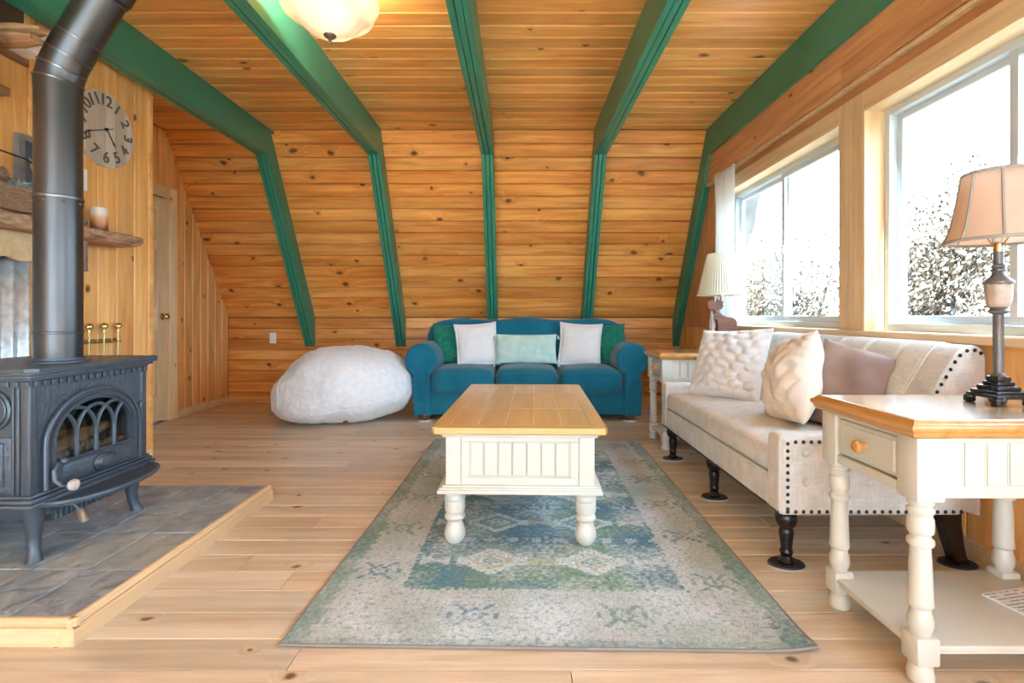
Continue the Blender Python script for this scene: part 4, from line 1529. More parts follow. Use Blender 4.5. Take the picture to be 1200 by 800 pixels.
o = MB().box((0, -0.045, 0), (0.37, 0.045, 0.118), 0.004).build('white_box', 'white_plastic', loc=(-2.62, 2.405, 2.156), smooth=False)
tag(o, 'plain white box behind the split timber on the wall ledge', 'box')

# brass fire tools
t = thing('tool_rack', 'brass wall bar holding the fire tools beside the stove', 'tool rack', (XP, 2.88, 0.775))
MB().box((0.004, -0.16, 0.0), (0.010, 0.13, 0.026), 0.002).build('back_bar', 'brass', t, smooth=False)
for y in (-0.10, 0.0, 0.10):
    MB().tube([(0.008, y - 0.012, 0.012), (0.035, y - 0.012, 0.006), (0.040, y - 0.010, 0.014)], 0.003, 6).build('hook', 'brass', t)
    MB().tube([(0.008, y + 0.012, 0.012), (0.035, y + 0.012, 0.006), (0.040, y + 0.010, 0.014)], 0.003, 6).build('hook', 'brass', t)
for q, (y, nm, lab) in enumerate(((-0.10, 'fire_poker', 'brass poker with ball knob, nearest the stovepipe'), (0.0, 'ash_shovel', 'brass handled ash shovel hanging in the middle of the rack'), (0.10, 'hearth_brush', 'brass handled hearth brush hanging furthest from the pipe'))):
    t = thing(nm, lab, 'fire tool', (XP + 0.028, 2.88 + y, 0.20), group='brass fire tools')
    MB().tube([(0, 0, 0.02), (0, 0, 0.655)], 0.0052, 10).build('rod', 'brass', t)
    MB().lathe([(0.0, 0.640), (0.010, 0.642), (0.010, 0.650), (0.007, 0.654), (0.017, 0.660), (0.020, 0.670), (0.017, 0.682), (0.009, 0.689), (0.0, 0.690)], 18).build('knob', 'brass', t)
    if q == 0:
        MB().tube([(0, 0, 0.03), (0, 0, 0.0), (0, 0.0, -0.02)], [0.005, 0.006, 0.002], 8).build('tip', 'dark_metal', t)
    elif q == 1:
        MB().prism([(-0.04, -0.02), (0.04, -0.02), (0.035, 0.09), (-0.035, 0.09)], -0.004, 0.004, M=MYZ).build('blade', 'brass', t, smooth=False)
    else:
        MB().lathe([(0.03, -0.01), (0.022, 0.06), (0.012, 0.075)], 16).build('bristles', 'cone_brown', t)

# ---- plank wall clock reading about a quarter to five
ck = thing('wall_clock', 'round grey wood plank wall clock with black hands beside the stovepipe', 'clock', (XP + 0.002, 2.90, 1.985))
CR = 0.212
nb = 6
for i in range(nb):
    y0, y1 = -CR + 2 * CR * i / nb + 0.001, -CR + 2 * CR * (i + 1) / nb - 0.001
    pts = []
    for q in range(9):
        y = y0 + (y1 - y0) * q / 8
        pts.append((y, math.sqrt(max(0, CR * CR - y * y))))
    outl = pts + [(p[0], -p[1]) for p in reversed(pts)]
    yc = (y0 + y1) / 2
    MB().prism([(p[0] - yc, p[1]) for p in outl], 0.0, 0.018, M=MYZ).build('plank', 'clock_wood', ck, smooth=False, loc=(0, yc, 0))
MT = Matrix(((0, 0, 1, 0), (1, 0, 0, 0), (0, 1, 0, 0), (0, 0, 0, 1)))
for hnum in range(1, 13):
    cu = bpy.data.curves.new('numeral', 'FONT')
    cu.body = str(hnum)
    cu.size = 0.088
    cu.align_x = 'CENTER'
    cu.align_y = 'CENTER'
    cu.extrude = 0.002
    cu.offset = 0.0012
    tmp = bpy.data.objects.new('numeral_tmp', cu)
    COL.objects.link(tmp)
    dg = bpy.context.evaluated_depsgraph_get()
    me = bpy.data.meshes.new_from_object(tmp.evaluated_get(dg))
    bpy.data.objects.remove(tmp)
    me.name = 'numeral'
    me.materials.clear()
    me.materials.append(MATS['numeral_grey'])
    o = link('numeral', me, ck)
    a = PI / 2 - 2 * PI * hnum / 12
    ra = 0.160
    M = MT.copy()
    M.translation = Vector((0.0205, ra * math.cos(a), ra * math.sin(a)))
    o.matrix_basis = M @ Matrix.Rotation(a - PI / 2 if hnum in (9, 10, 11, 12, 1, 2, 3) else a + PI / 2, 4, 'Z')


def hand(nm, ang, l0, l1, w0):
    d = Vector((math.cos(ang), math.sin(ang)))
    nn = Vector((-d.y, d.x))
    out = []
    for (l, wd) in ((-l0, w0 * 0.7), (l1 * 0.72, w0), (l1 * 0.76, w0 * 2.2), (l1, 0.0005)):
        out.append(d * l + nn * wd)
    outl = [tuple(p) for p in out] + [tuple(d * l - nn * wd) for (l, wd) in ((l1, 0.0005), (l1 * 0.76, w0 * 2.2), (l1 * 0.72, w0), (-l0, w0 * 0.7))]
    MB().prism(outl, 0.024, 0.027, M=MYZ).build(nm, 'clock_hand', ck, smooth=False)


hand('minute_hand', PI / 2 - 2 * PI * 41.3 / 60, 0.052, 0.165, 0.0028)
hand('hour_hand', PI / 2 - 2 * PI * 4.78 / 12, 0.0, 0.105, 0.0032)
MB().lathe([(0.009, 0.018), (0.009, 0.030), (0.0, 0.032)], 16, MT).build('hub', 'clock_hand', ck)

# ------------------------------------------------------------------ rug
def make_rug():
    W, L = 1.495, 2.39
    hx = W / 2
    NU, NV = 270, 430
    step = 0.0068
    CREAM, CREAM2 = Vector((0.57, 0.62, 0.65)), Vector((0.44, 0.455, 0.455))
    TEAL, BLUE, GREEN = Vector((0.075, 0.20, 0.27)), Vector((0.055, 0.15, 0.26)), Vector((0.155, 0.255, 0.165))
    OLIVE, PALE = Vector((0.42, 0.40, 0.19)), Vector((0.34, 0.46, 0.47))

    def fbm(x, y, z, o=3):
        s, a, f = 0, 1, 1
        for _ in range(o):
            s += a * noise.noise(Vector((x * f, y * f, z)))
            a *= 0.5
            f *= 2.1
        return s

    sites = [(-0.22, 0.150, 0), (0.24, 0.155, 1)]
    for k in range(6):
        sites += [(-0.595, 0.42 + 0.37 * k, k % 2), (0.595, 0.36 + 0.37 * k, (k + 1) % 2)]
    sites += [(-0.24, 2.24, 1), (0.2, 2.24, 0)]

    def colour(s, t):
        q = 0.0085
        sq, tq = round(s / q) * q, round(t / q) * q
        wear = fbm(s * 5, t * 5, 1.7)
        fine = noise.noise(Vector((sq * 90, tq * 90, 4)))
        fine2 = noise.noise(Vector((sq * 60, tq * 75, 9)))
        base = CREAM.lerp(CREAM2, max(0, min(1, 0.35 + wear * 0.7)))
        c = base.copy()
        d = min(hx - abs(sq), 99)
        e = min(tq, L - tq)
        # green-grey haze on the border
        hz = fbm(s * 3.2 + 5, t * 3.2, 7.1)
        k = max(0, min(1, 0.26 + hz * 0.95 + fine * 1.1))
        c = c.lerp(GREEN.lerp(PALE, 0.35), 0.75 * k)
        if fine2 > 0.28 and hz < 0.1:
            c = c.lerp(TEAL.lerp(PALE, 0.4), 0.55)
        # selvedge band along the long sides, thinner at the ends
        lim = 0.062 + 0.012 * (1 if int(tq / 0.03) % 2 else 0) + 0.012 * wear
        if d < lim or e < 0.03 + 0.01 * fine2:
            k = max(0, min(1, 0.62 + 0.6 * fine2 + 0.5 * wear))
            c = c.lerp(TEAL.lerp(GREEN, 0.5 + 0.5 * hz), k * (0.9 if d < lim else 0.55))
        # motifs on the border
        for (ms, mt_, kind) in sites:
            ds, dt = sq - ms, tq - mt_
            if abs(ds) < 0.085 and abs(dt) < 0.085:
                r1 = abs(ds) + abs(dt)
                on = 0.028 < r1 < 0.046 or (abs(abs(ds) - abs(dt)) < 0.010 and 0.03 < r1 < 0.12) or (0.062 < abs(ds) < 0.078 and abs(dt) < 0.016)
                if r1 < 0.012:
                    on = True
                if on and fine > -0.28:
                    c = c.lerp(BLUE if kind == 0 else GREEN.lerp(TEAL, 0.4), 0.72 if wear > -0.3 else 0.4)
        # inner field
        jag = 0.016 * fine + 0.010 * fine2
        if abs(sq) < 0.478 + jag - 0.006 and 0.30 - jag < tq < 2.09 + jag:
            k = max(0, min(1, 0.78 + 0.75 * fine2 + 0.65 * wear))
            f = base.lerp(TEAL.lerp(GREEN, max(0, min(1, 0.46 + 1.3 * hz + 0.6 * fine))), k)
            # zig-zag bars between the rows of medallions
            ph = (tq - 0.50) / 0.36
            fr = ph - round(ph)
            if abs(abs(fr) - 0.5) < 0.10 and fine2 > -0.2 and tq > 0.42:
                f = f.lerp(BLUE, 0.5 + 0.3 * fine)
                if abs(abs(fr) - 0.5) < 0.055 and (int((sq + 1) / 0.048) % 2 == 0) and abs(abs(fr) - 0.5) < 0.07 - abs(((sq + 1) % 0.048) - 0.024) * 2:
                    f = f.lerp(CREAM, 0.6)
            for cs in (-0.19, 0.19):
                ds, dt = sq - cs, fr * 0.36
                m = abs(ds) / 0.138 + abs(dt) / 0.108 + 0.10 * fine
                m2 = max(abs(ds) / 0.125, abs(dt) / 0.028) if abs(dt) < 0.03 else 9
                row = int(round(ph)) % 2
                if m < 1.0 or m2 < 1.05:
                    kk = 0.86 if fine + 0.4 * wear > -0.30 else 0.30
                    f = f.lerp(CREAM, kk)
                    if 0.44 < m < 0.60:
                        f = f.lerp(OLIVE if row == 0 else GREEN, 0.8)
                    elif 0.20 < m < 0.30:
                        f = f.lerp(TEAL, 0.7)
                    elif m < 0.12:
                        f = f.lerp(OLIVE, 0.7)
                    elif 0.60 < m < 0.72 and row == 1:
                        f = f.lerp(GREEN, 0.7)
            # bow ties down the middle and at the sides
            for cs in (0.0, -0.40, 0.40):
                ds, dt = abs(sq - cs), abs(fr * 0.36)
                if ds < 0.052 and dt < 0.008 + ds * 0.55:
                    f = f.lerp(OLIVE.lerp(CREAM, 0.3) if cs == 0 else CREAM, 0.72 if fine > -0.3 else 0.3)
            c = f
        g = 1 + 0.26 * fine
        return (max(0, c.x * g), max(0, c.y * g), max(0, c.z * g), 1)

    verts, cols, faces = [], [], []
    for i in range(NU + 1):
        s = -hx + W * i / NU
        for j in range(NV + 1):
            t_ = L * j / NV
            z = 0.0085 + 0.0006 * noise.noise(Vector((s * 120, t_ * 120, 0)))
            cd = math.hypot(hx - s, t_)
            if cd < 0.16:
                z += 0.012 * (1 - cd / 0.16) ** 2
            verts.append((s, t_, z))
            cols.append(colour(s, t_))
    wv = NV + 1
    for i in range(NU):
        for j in range(NV):
            faces.append((i * wv + j, (i + 1) * wv + j, (i + 1) * wv + j + 1, i * wv + j + 1))
    me = bpy.data.meshes.new('pile')
    me.from_pydata(verts, [], faces)
    at = me.color_attributes.new('weave', 'FLOAT_COLOR', 'POINT')
    at.data.foreach_set('color', [q for c in cols for q in c])
    me.materials.append(MATS['rug_pile'])
    me.shade_smooth()
    root = thing('area_rug', 'distressed teal, green and cream patterned area rug under the coffee table', 'rug', (0.076, 1.425, 0.0), rotz=-R(1.15))
    link('pile', me, root)
    b = MB()
    pts = []
    per = [(-hx, 0), (hx, 0), (hx, L), (-hx, L)]
    for k in range(4):
        a, c2 = Vector(per[k]), Vector(per[(k + 1) % 4])
        for q in range(24):
            p = a.lerp(c2, q / 24)
            cd = math.hypot(hx - p.x, p.y)
            z = 0.0055 + (0.012 * (1 - cd / 0.16) ** 2 if cd < 0.16 else 0)
            pts.append((p.x, p.y, z))
    b.tube(pts, 0.005, 6, closed=True)
    b.build('binding', 'frame_grey', root)


plain('binding_taupe', (0.24, 0.22, 0.21, 1), rough=0.9)
plain('tile_grout', (0.72, 0.53, 0.31, 1), rough=0.5)
make_rug()
for o_ in COL.objects:
    if o_.name == 'binding':
        o_.data.materials.clear()
        o_.data.materials.append(MATS['binding_taupe'])

# ------------------------------------------------------------------ coffee table
ct = thing('coffee_table', 'cream painted coffee table with beadboard sides and oak tiled top on the rug', 'coffee table', (0.021, 2.63, 0.0095), rotz=-R(1.7))
ct_z = 0.0095
TW, TLn = 0.343, 0.64
zt = lambda z: z - ct_z
CP = 'cream_paint'
# top: mitred border boards with eased edge, inset panels
def mitre(x0, y0, x1, y1, inner, z0, z1):
    pass
ins = 0.062
ex = 0.010


def border(b, ax, sgn):
    # trapezoid board, outer edge profiled
    if ax == 'y':
        o_, i_ = sgn * TLn, sgn * (TLn - ins)
        poly = [(-TW + ex, o_), (TW - ex, o_), (TW - ins, i_), (-TW + ins, i_)]
    else:
        o_, i_ = sgn * TW, sgn * (TW - ins)
        poly = [(o_, -TLn + ex), (o_, TLn - ex), (i_, TLn - ins), (i_, -TLn + ins)]
    b.prism(poly, 0.0, 0.022)


zt0 = zt(0.4715)
for ax, sgn in (('y', -1), ('y', 1), ('x', -1), ('x', 1)):
    b = MB()
    border(b, ax, sgn)
    b.build('border_board', 'table_oak_border' if ax == 'y' else 'table_oak', ct, smooth=False, loc=(0, 0, zt0))
b = MB()
b.box((-TW + 0.006, -TLn + 0.006, zt0 - 0.006), (TW - 0.006, TLn - 0.006, zt0 + 0.004), 0.003)
b.build('under_edge', 'table_oak_border', ct, smooth=False)
ys = [-TLn + ins, -0.205, 0.265, TLn - ins]
for j in range(3):
    for i in range(5):
        x0 = -TW + ins + (2 * TW - 2 * ins) * i / 5
        x1 = -TW + ins + (2 * TW - 2 * ins) * (i + 1) / 5
        cx_, cy_ = (x0 + x1) / 2, (ys[j] + ys[j + 1]) / 2
        b = MB().box((x0 - cx_ + 0.0012, ys[j] - cy_ + 0.005, 0), (x1 - cx_ - 0.0012, ys[j + 1] - cy_ - 0.005, 0.0215), 0.0006)
        b.build('top_tile', 'table_oak', ct, smooth=False, loc=(cx_, cy_, zt0))
# grout bed; glint of the joint bevels put into its pale colour
MB().box((-TW + ins, -TLn + ins, zt0), (TW - ins, TLn - ins, zt0 + 0.0210)).build('tile_bed', 'tile_grout', ct, smooth=False)
# body
BW, BL = 0.298, 0.585
b = MB()
b.box((-BW - 0.022, -BL - 0.022, zt(0.457)), (BW + 0.022, BL + 0.022, zt(0.466)), 0.003)
b.box((-BW - 0.012, -BL - 0.012, zt(0.446)), (BW + 0.012, BL + 0.012, zt(0.458)), 0.004, 2)
b.build('upper_moulding', CP, ct)
b = MB()
for k, (e, z0, z1) in enumerate(((0.030, 0.224, 0.240), (0.022, 0.238, 0.247), (0.012, 0.245, 0.254))):
    b.box((-BW - e, -BL - e, zt(z0)), (BW + e, BL + e, zt(z1)), 0.004, 2)
b.build('base_moulding', CP, ct)
b = MB()
b.box((-BW + 0.02, -BL + 0.02, zt(0.245)), (BW - 0.02, BL - 0.02, zt(0.452)))
b.build('carcass', 'cream_groove', ct, smooth=False)
pz0, pz1 = zt(0.252), zt(0.447)
for sx in (-1, 1):
    for sy in (-1, 1):
        MB().box((sx * BW - (0.062 if sx > 0 else 0), sy * BL - (0.062 if sy > 0 else 0), pz0), (sx * BW + (0.062 if sx < 0 else 0), sy * BL + (0.062 if sy < 0 else 0), pz1), 0.003).build('corner_post', CP, ct, smooth=False)


def bead_panel(par, half, z0, z1, n, M, post=0.062):
    """framed beadboard panel of local width 2*half standing in X,Z at y=0 (front -Y)"""
    objs = []
    b = MB().box((-half, -0.0, z1 - 0.022), (half, 0.012, z1), 0.002)
    objs.append(b.build('rail', CP, par, smooth=False))
    b = MB().box((-half, -0.0, z0), (half, 0.012, z0 + 0.03), 0.002)
    objs.append(b.build('rail', CP, par, smooth=False))
    for s in (-1, 1):
        b = MB().box((s * half - (0.034 if s > 0 else 0), 0, z0 + 0.03), (s * half + (0.034 if s < 0 else 0), 0.012, z1 - 0.022), 0.002)
        objs.append(b.build('stile', CP, par, smooth=False))
    # small inner bead
    b = MB()
    e = 0.034
    for (xa, za, xb, zb) in ((-half + e, z0 + 0.03, half - e, z0 + 0.036), (-half + e, z1 - 0.028, half - e, z1 - 0.022), (-half + e, z0 + 0.03, -half + e + 0.006, z1 - 0.022), (half - e - 0.006, z0 + 0.03, half - e, z1 - 0.022)):
        b.box((xa, 0.003, za), (xb, 0.013, zb), 0.002)
    objs.append(b.build('panel_bead', CP, par, smooth=False))
    wd = (2 * half - 2 * e) / n
    for i in range(n):
        x0 = -half + e + wd * i
        b = MB().box((x0 + 0.0012, 0.009, z0 + 0.028), (x0 + wd - 0.0045, 0.016, z1 - 0.02), 0.001)
        b.box((x0 + wd - 0.0036, 0.009, z0 + 0.028), (x0 + wd - 0.0008, 0.016, z1 - 0.02), 0.001)
        objs.append(b.build('bead_board', CP, par, smooth=False))
    for o in objs:
        o.matrix_basis = M
    return objs


for rz, dist, half, n in ((0, BL, BW - 0.062, 7), (PI, BL, BW - 0.062, 7), (PI / 2, BW, BL - 0.062, 14), (-PI / 2, BW, BL - 0.062, 14)):
    M = Matrix.Rotation(rz, 4, 'Z') @ Matrix.Translation((0, -dist + 0.006, 0))
    bead_panel(ct, half, pz0, pz1, n, M)
# turned feet
fp = [(0.0, 0.0), (0.026, 0.0), (0.036, 0.010), (0.043, 0.030), (0.043, 0.044), (0.037, 0.066), (0.030, 0.084), (0.030, 0.090), (0.039, 0.096), (0.0425, 0.104), (0.040, 0.113), (0.034, 0.118), (0.034, 0.122), (0.040, 0.128), (0.042, 0.140), (0.042, 0.165), (0.040, 0.172), (0.043, 0.176), (0.044, 0.184), (0.040, 0.192), (0.038, 0.197), (0.050, 0.202), (0.050, 0.2145), (0.0, 0.2145)]
fm = MB().lathe(fp, 28).mesh('leg', CP)
for sx in (-1, 1):
    for sy in (-1, 1):
        link('leg', fm, ct, (sx * 0.266, sy * 0.545, 0))

# ------------------------------------------------------------------ end tables
LEGP = [(0.0, 0.0), (0.030, 0.0), (0.036, 0.006), (0.037, 0.022), (0.034, 0.030), (0.033, 0.040), (0.026, 0.048), (0.026, 0.125), (0.031, 0.132), (0.0355, 0.146), (0.035, 0.160), (0.030, 0.176), (0.0265, 0.188), (0.032, 0.192), (0.0345, 0.197), (0.0345, 0.203), (0.0335, 0.210), (0.0300, 0.30), (0.0275, 0.338), (0.0275, 0.345), (0.034, 0.348), (0.0370, 0.354), (0.0355, 0.362), (0.028, 0.368), (0.027, 0.374), (0.034, 0.380), (0.0355, 0.388), (0.0355, 0.415), (0.030, 0.424), (0.033, 0.428), (0.037, 0.434), (0.037, 0.440), (0.031, 0.446), (0.031, 0.450), (0.036, 0.455), (0.036, 0.470)]
LEGP = [(r_ * 0.82, z_) for r_, z_ in LEGP]


def end_table(loc, label):
    """top 0.65 x 0.45; drawer faces -X, beadboard ends face -Y and +Y"""
    t = thing('end_table', label, 'end table', loc, group='cream end tables')
    hx_, hy_ = 0.325, 0.222
    lx, ly = 0.262, 0.165
    top = 0.672
    # moulded top
    b = MB()
    b.box((-hx_ + 0.030, -hy_ + 0.030, top - 0.003), (hx_ - 0.030, hy_ - 0.030, top), 0.001)
    b.build('top_panel', 'end_table_top', t, smooth=False)
    prof = [(0.032, -0.012), (0.032, -0.0005), (0.020, 0.0), (0.014, -0.004), (0.010, -0.010), (0.003, -0.013), (0.0, -0.019), (0.002, -0.026), (0.008, -0.030), (0.008, -0.036), (0.014, -0.044), (0.020, -0.046), (0.060, -0.046)]

    def edge(nm, mat, fn, cnt=2):
        b = MB()
        n_ = len(prof)
        vs_ = [fn(p, 0) for p in prof] + [fn(p, 1) for p in prof]
        b.add(vs_, [(i, i + 1, n_ + i + 1, n_ + i) for i in range(n_ - 1)])
        b.build(nm, mat, t, angle=50)
    edge('top_edge', 'end_table_edge', lambda p, k: (-hx_ + p[0], (-hy_ + p[0]) if k else (hy_ - p[0]), top + p[1]))
    edge('top_edge', 'end_table_edge', lambda p, k: (hx_ - p[0], (hy_ - p[0]) if k else (-hy_ + p[0]), top + p[1]))
    edge('top_edge', 'end_table_edge', lambda p, k: ((hx_ - p[0]) if k else (-hx_ + p[0]), -hy_ + p[0], top + p[1]))
    edge('top_edge', 'end_table_edge', lambda p, k: ((-hx_ + p[0]) if k else (hx_ - p[0]), hy_ - p[0], top + p[1]))
    a0, a1 = 0.468, top - 0.046
    # corner posts with rounded foot, legs with square block
    for sx in (-1, 1):
        for sy in (-1, 1):
            b = MB().box((sx * lx - 0.036, sy * ly - 0.036, a0 - 0.004), (sx * lx + 0.036, sy * ly + 0.036, a1), 0.006, 2)
            b.build('post', CP, t)
            b = MB().lathe(LEGP, 28)
            l_ = b.build('leg', CP, t, loc=(sx * lx, sy * ly, 0))
            MB().box((-0.030, -0.030, 0.050), (0.030, 0.030, 0.122), 0.008, 2).build('leg_block', CP, l_)
    # aprons
    b = MB().box((-lx, -ly - 0.016, a0 + 0.01), (lx, -ly + 0.0, a1))
    b.build('apron', 'cream_groove', t, smooth=False)
    b = MB().box((-lx, ly, a0 + 0.01), (lx, ly + 0.016, a1))
    b.build('apron', 'cream_groove', t, smooth=False)
    MB().box((lx - 0.0, -ly, a0 + 0.01), (lx + 0.022, ly, a1)).build('apron', CP, t, smooth=False)
    for s in (-1, 1):
        M = Matrix.Rotation(0 if s < 0 else PI, 4, 'Z') @ Matrix.Translation((0, -ly - 0.030, 0))
        half = lx - 0.036
        o = [MB().box((-half, 0, a0 + 0.006), (half, 0.014, a0 + 0.036), 0.002).build('rail', CP, t, smooth=False),
             MB().box((-half, 0, a1 - 0.014), (half, 0.014, a1), 0.002).build('rail', CP, t, smooth=False)]
        n_ = 8
        wd = 2 * half / n_
        for i in range(n_):
            x0 = -half + wd * i
            bb = MB().box((x0 + 0.001, 0.005, a0 + 0.034), (x0 + wd - 0.0065, 0.014, a1 - 0.012), 0.001)
            bb.box((x0 + wd - 0.0052, 0.005, a0 + 0.034), (x0 + wd - 0.001, 0.014, a1 - 0.012), 0.0012)
            o.append(bb.build('bead_board', CP, t, smooth=False))
        for q in o:
            q.matrix_basis = M
    # drawer side: rails and drawer front
    yw = ly - 0.036
    MB().box((-lx - 0.030, -yw, a0 + 0.004), (-lx, yw, a0 + 0.030), 0.002).build('rail', CP, t, smooth=False)
    MB().box((-lx - 0.030, -yw, a1 - 0.012), (-lx, yw, a1), 0.002).build('rail', CP, t, smooth=False)
    MB().box((-lx - 0.012, -yw, a0 + 0.02), (-lx, yw, a1)).build('drawer_recess', 'cream_groove', t, smooth=False)
    d = MB()
    d.box((-lx - 0.026, -yw + 0.005, a0 + 0.035), (-lx - 0.006, yw - 0.005, a1 - 0.016), 0.004)
    d.box((-lx - 0.030, -yw + 0.014, a0 + 0.044), (-lx - 0.012, yw - 0.014, a1 - 0.025), 0.004)
    do = d.build('drawer', CP, t, smooth=False)
    M = Matrix.Translation((-lx - 0.029, 0, (a0 + a1) / 2 + 0.008)) @ Matrix.Rotation(-PI / 2, 4, 'Y')
    MB().lathe([(0.0, 0.0), (0.013, 0.0), (0.011, 0.006), (0.009, 0.012), (0.012, 0.016), (0.0185, 0.021), (0.019, 0.027), (0.015, 0.033), (0.006, 0.036), (0.005, 0.033), (0.0, 0.033)], 24, M).build('drawer_knob', 'knob_wood', do)
    # lower shelf
    b = MB()
    b.box((-lx - 0.026, -ly - 0.026, 0.092), (lx + 0.026, ly + 0.026, 0.104), 0.004, 2)
    b.box((-lx - 0.020, -ly - 0.020, 0.078), (lx + 0.020, ly + 0.020, 0.094), 0.005, 2)
    b.build('lower_shelf', CP, t)
    return t


ETX = 0.962 + 0.325
end_table((ETX, 1.472, 0), 'cream end table with brown top in the right foreground, holding the tall lamp')
end_table((ETX, 3.735, 0), 'cream end table at the far end of the settee, holding the moose lamp')
t = thing('magazine', 'printed magazine lying on the lower shelf of the near end table', 'magazine', (1.505, 1.40, 0.104), rotz=R(12))
MB().box((-0.11, -0.14, 0.0), (0.11, 0.14, 0.0055), 0.001).build('pages', 'paper', t, smooth=False)
MB().box((-0.11, -0.14, 0.0055), (0.11, 0.14, 0.0063)).build('cover', 'printed_paper', t, smooth=False)

# ------------------------------------------------------------------ teal sofa
so = thing('sofa', 'teal fabric three seat sofa with rolled arms against the slanted wall', 'sofa', (0.075, 4.5, 0))
TC = 'teal_cloth'
# rolled arms: key-hole section pushed along Y, eased front edge
def arm_section(s, grow=0.0):
    cx_, cz_, r_ = s * 0.935, 0.54, 0.148
    pts = []
    for i in range(28):
        a = R(-62 + i * (304) / 27)
        pts.append((cx_ + (r_ + grow) * math.cos(a), cz_ + (r_ + grow) * math.sin(a)))
    xi = s * 0.935 + (0.095 + grow)
    xo = s * 0.935 - (0.075 + grow)
    if s < 0:
        pts = pts + [(cx_ - 0.082 - grow, 0.33), (cx_ - 0.078 - grow, 0.20), (cx_ - 0.072 - grow, 0.052), (cx_ + 0.085 + grow, 0.052), (cx_ + 0.085 + grow, 0.20), (cx_ + 0.082 + grow, 0.33)]
    else:
        pts = pts + [(cx_ - 0.082 - grow, 0.33), (cx_ - 0.085 - grow, 0.20), (cx_ - 0.085 - grow, 0.052), (cx_ + 0.072 + grow, 0.052), (cx_ + 0.078 + grow, 0.20), (cx_ + 0.082 + grow, 0.33)]
    return pts


for s in (-1, 1):
    rings = []
    for (y, g) in ((0.012, -0.05), (0.0, -0.024), (0.010, -0.006), (0.032, 0.0), (0.12, 0.002), (0.25, -0.002), (0.40, 0.002), (0.55, 0.0), (0.70, 0.0), (0.74, -0.02), (0.745, -0.06)):
        sec = arm_section(s, g)
        rings.append([Vector((p[0] + 0.006 * noise.noise(Vector((p[0] * 5, y * 7, p[1] * 4))), y, max(0.05, p[1]) + (0.004 * noise.noise(Vector((y * 6, p[0] * 6, s))) if p[1] > 0.3 else 0))) for p in sec])
    b = loft(rings)
    n_ = len(rings[0])
    b.f.append(tuple(range(n_)))
    b.f.append(tuple((len(rings) - 1) * n_ + k_ for k_ in reversed(range(n_))))
    bm = bmesh.new()
    me = b.mesh('arm', TC, angle=60)
    ao = link('arm', me, so)
    # piping seam round the front of the arm
    sec = arm_section(s, -0.022)
    MB().tube([(p[0], 0.004, p[1]) for p in sec[:28]], 0.005, 6).build('piping', TC, ao)
    # loose cover folds on the arm front
    for q in range(3):
        z0 = 0.39 - 0.05 * q
        MB().tube([(s * 0.935 - s * -0.05 * 0 + x_ * s, 0.002 - 0.004, z0 - 0.10 * k_ / 5) for k_, x_ in enumerate((0.085, 0.05, 0.015, -0.02, -0.05, -0.075))], [0.001, 0.005, 0.007, 0.007, 0.005, 0.001], 6).build('fold', TC, ao)
bm.free()
# base under the seat with a slightly slack cover
b = MB()
b.grid(lambda u, v: (-0.86 + 1.72 * u, 0.035 - 0.012 * math.sin(v * PI) + 0.010 * noise.noise(Vector((u * 16, v * 3, 2))), 0.055 + 0.23 * v + (0.012 * math.sin(u * PI) if v < 0.3 else 0)), 60, 8)
b.box((-0.86, 0.05, 0.07), (0.86, 0.72, 0.285))
b.build('seat_base', TC, so, angle=60)
# cushions
for i, x in enumerate((-0.564, 0.0, 0.564)):
    bm = soft_box(0.280, 0.30, 0.118, 0.075, n=12, crown=0.028, seed=i * 3.1, rough=0.008)
    b = MB().bm(bm)
    c_ = b.build('seat_cushion', TC, so, angle=80, loc=(x, 0.275, 0.340))
    MB().tube([(math.copysign(abs(math.cos(2 * PI * k_ / 60)) ** 0.35, math.cos(2 * PI * k_ / 60)) * 0.262, -0.292, math.copysign(abs(math.sin(2 * PI * k_ / 60)) ** 0.4, math.sin(2 * PI * k_ / 60)) * 0.085) for k_ in range(60)], 0.003, 5, closed=True).build('piping', TC, c_)
# camel-waved back
def back_top(x):
    a = abs(x)
    e = 0.0
    if a > 0.80:
        q = min(1, (a - 0.80) / 0.185)
        e = 0.135 * (1 - math.sqrt(max(0, 1 - q * q)))
    return 0.905 + 0.012 * math.cos(x * 2 * PI / 0.66) * (1 if a < 0.8 else 0.4) - e - 0.018 * (a / 0.9) ** 2


b = MB()
NB = 64
rings = []
for i in range(NB + 1):
    x = -0.985 + 1.97 * i / NB
    zt_ = back_top(x)
    edge = min(1.0, (0.985 - abs(x)) / 0.06)
    th = 0.115 * (0.35 + 0.65 * math.sqrt(max(0, 1 - (1 - edge) ** 2)))
    prof = []
    for k_ in range(24):
        a = 2 * PI * k_ / 24
        sy = math.copysign(abs(math.cos(a)) ** 0.6, math.cos(a))
        sz = math.copysign(abs(math.sin(a)) ** 0.35, math.sin(a))
        zc, hz_ = (zt_ + 0.20) / 2, (zt_ - 0.20) / 2
        z = zc + hz_ * sz
        y = 0.615 + sy * th + 0.10 * (z - 0.5) * 0.6
        y += 0.008 * noise.noise(Vector((x * 5, z * 5, sy)))
        prof.append(Vector((x, y, z)))
    rings.append(prof)
b = loft(rings)
b.f.append(tuple(reversed(range(24))))
b.f.append(tuple(NB * 24 + k_ for k_ in range(24)))
b.build('backrest', TC, so, angle=80)
# turned feet on white sliders
fpf = [(0.028, 0.0), (0.036, 0.008), (0.044, 0.026), (0.046, 0.048), (0.040, 0.058)]
for sx in (-1, 1):
    for y in (0.05, 0.66):
        f_ = MB().lathe(fpf, 20).build('foot', 'foot_wood', so, loc=(sx * 0.91, y, 0.008))
        MB().lathe([(0.0, 0), (0.058, 0), (0.060, 0.004), (0.052, 0.008), (0, 0.008)], 24).build('slider', 'felt_white', f_, loc=(0, 0, -0.008))


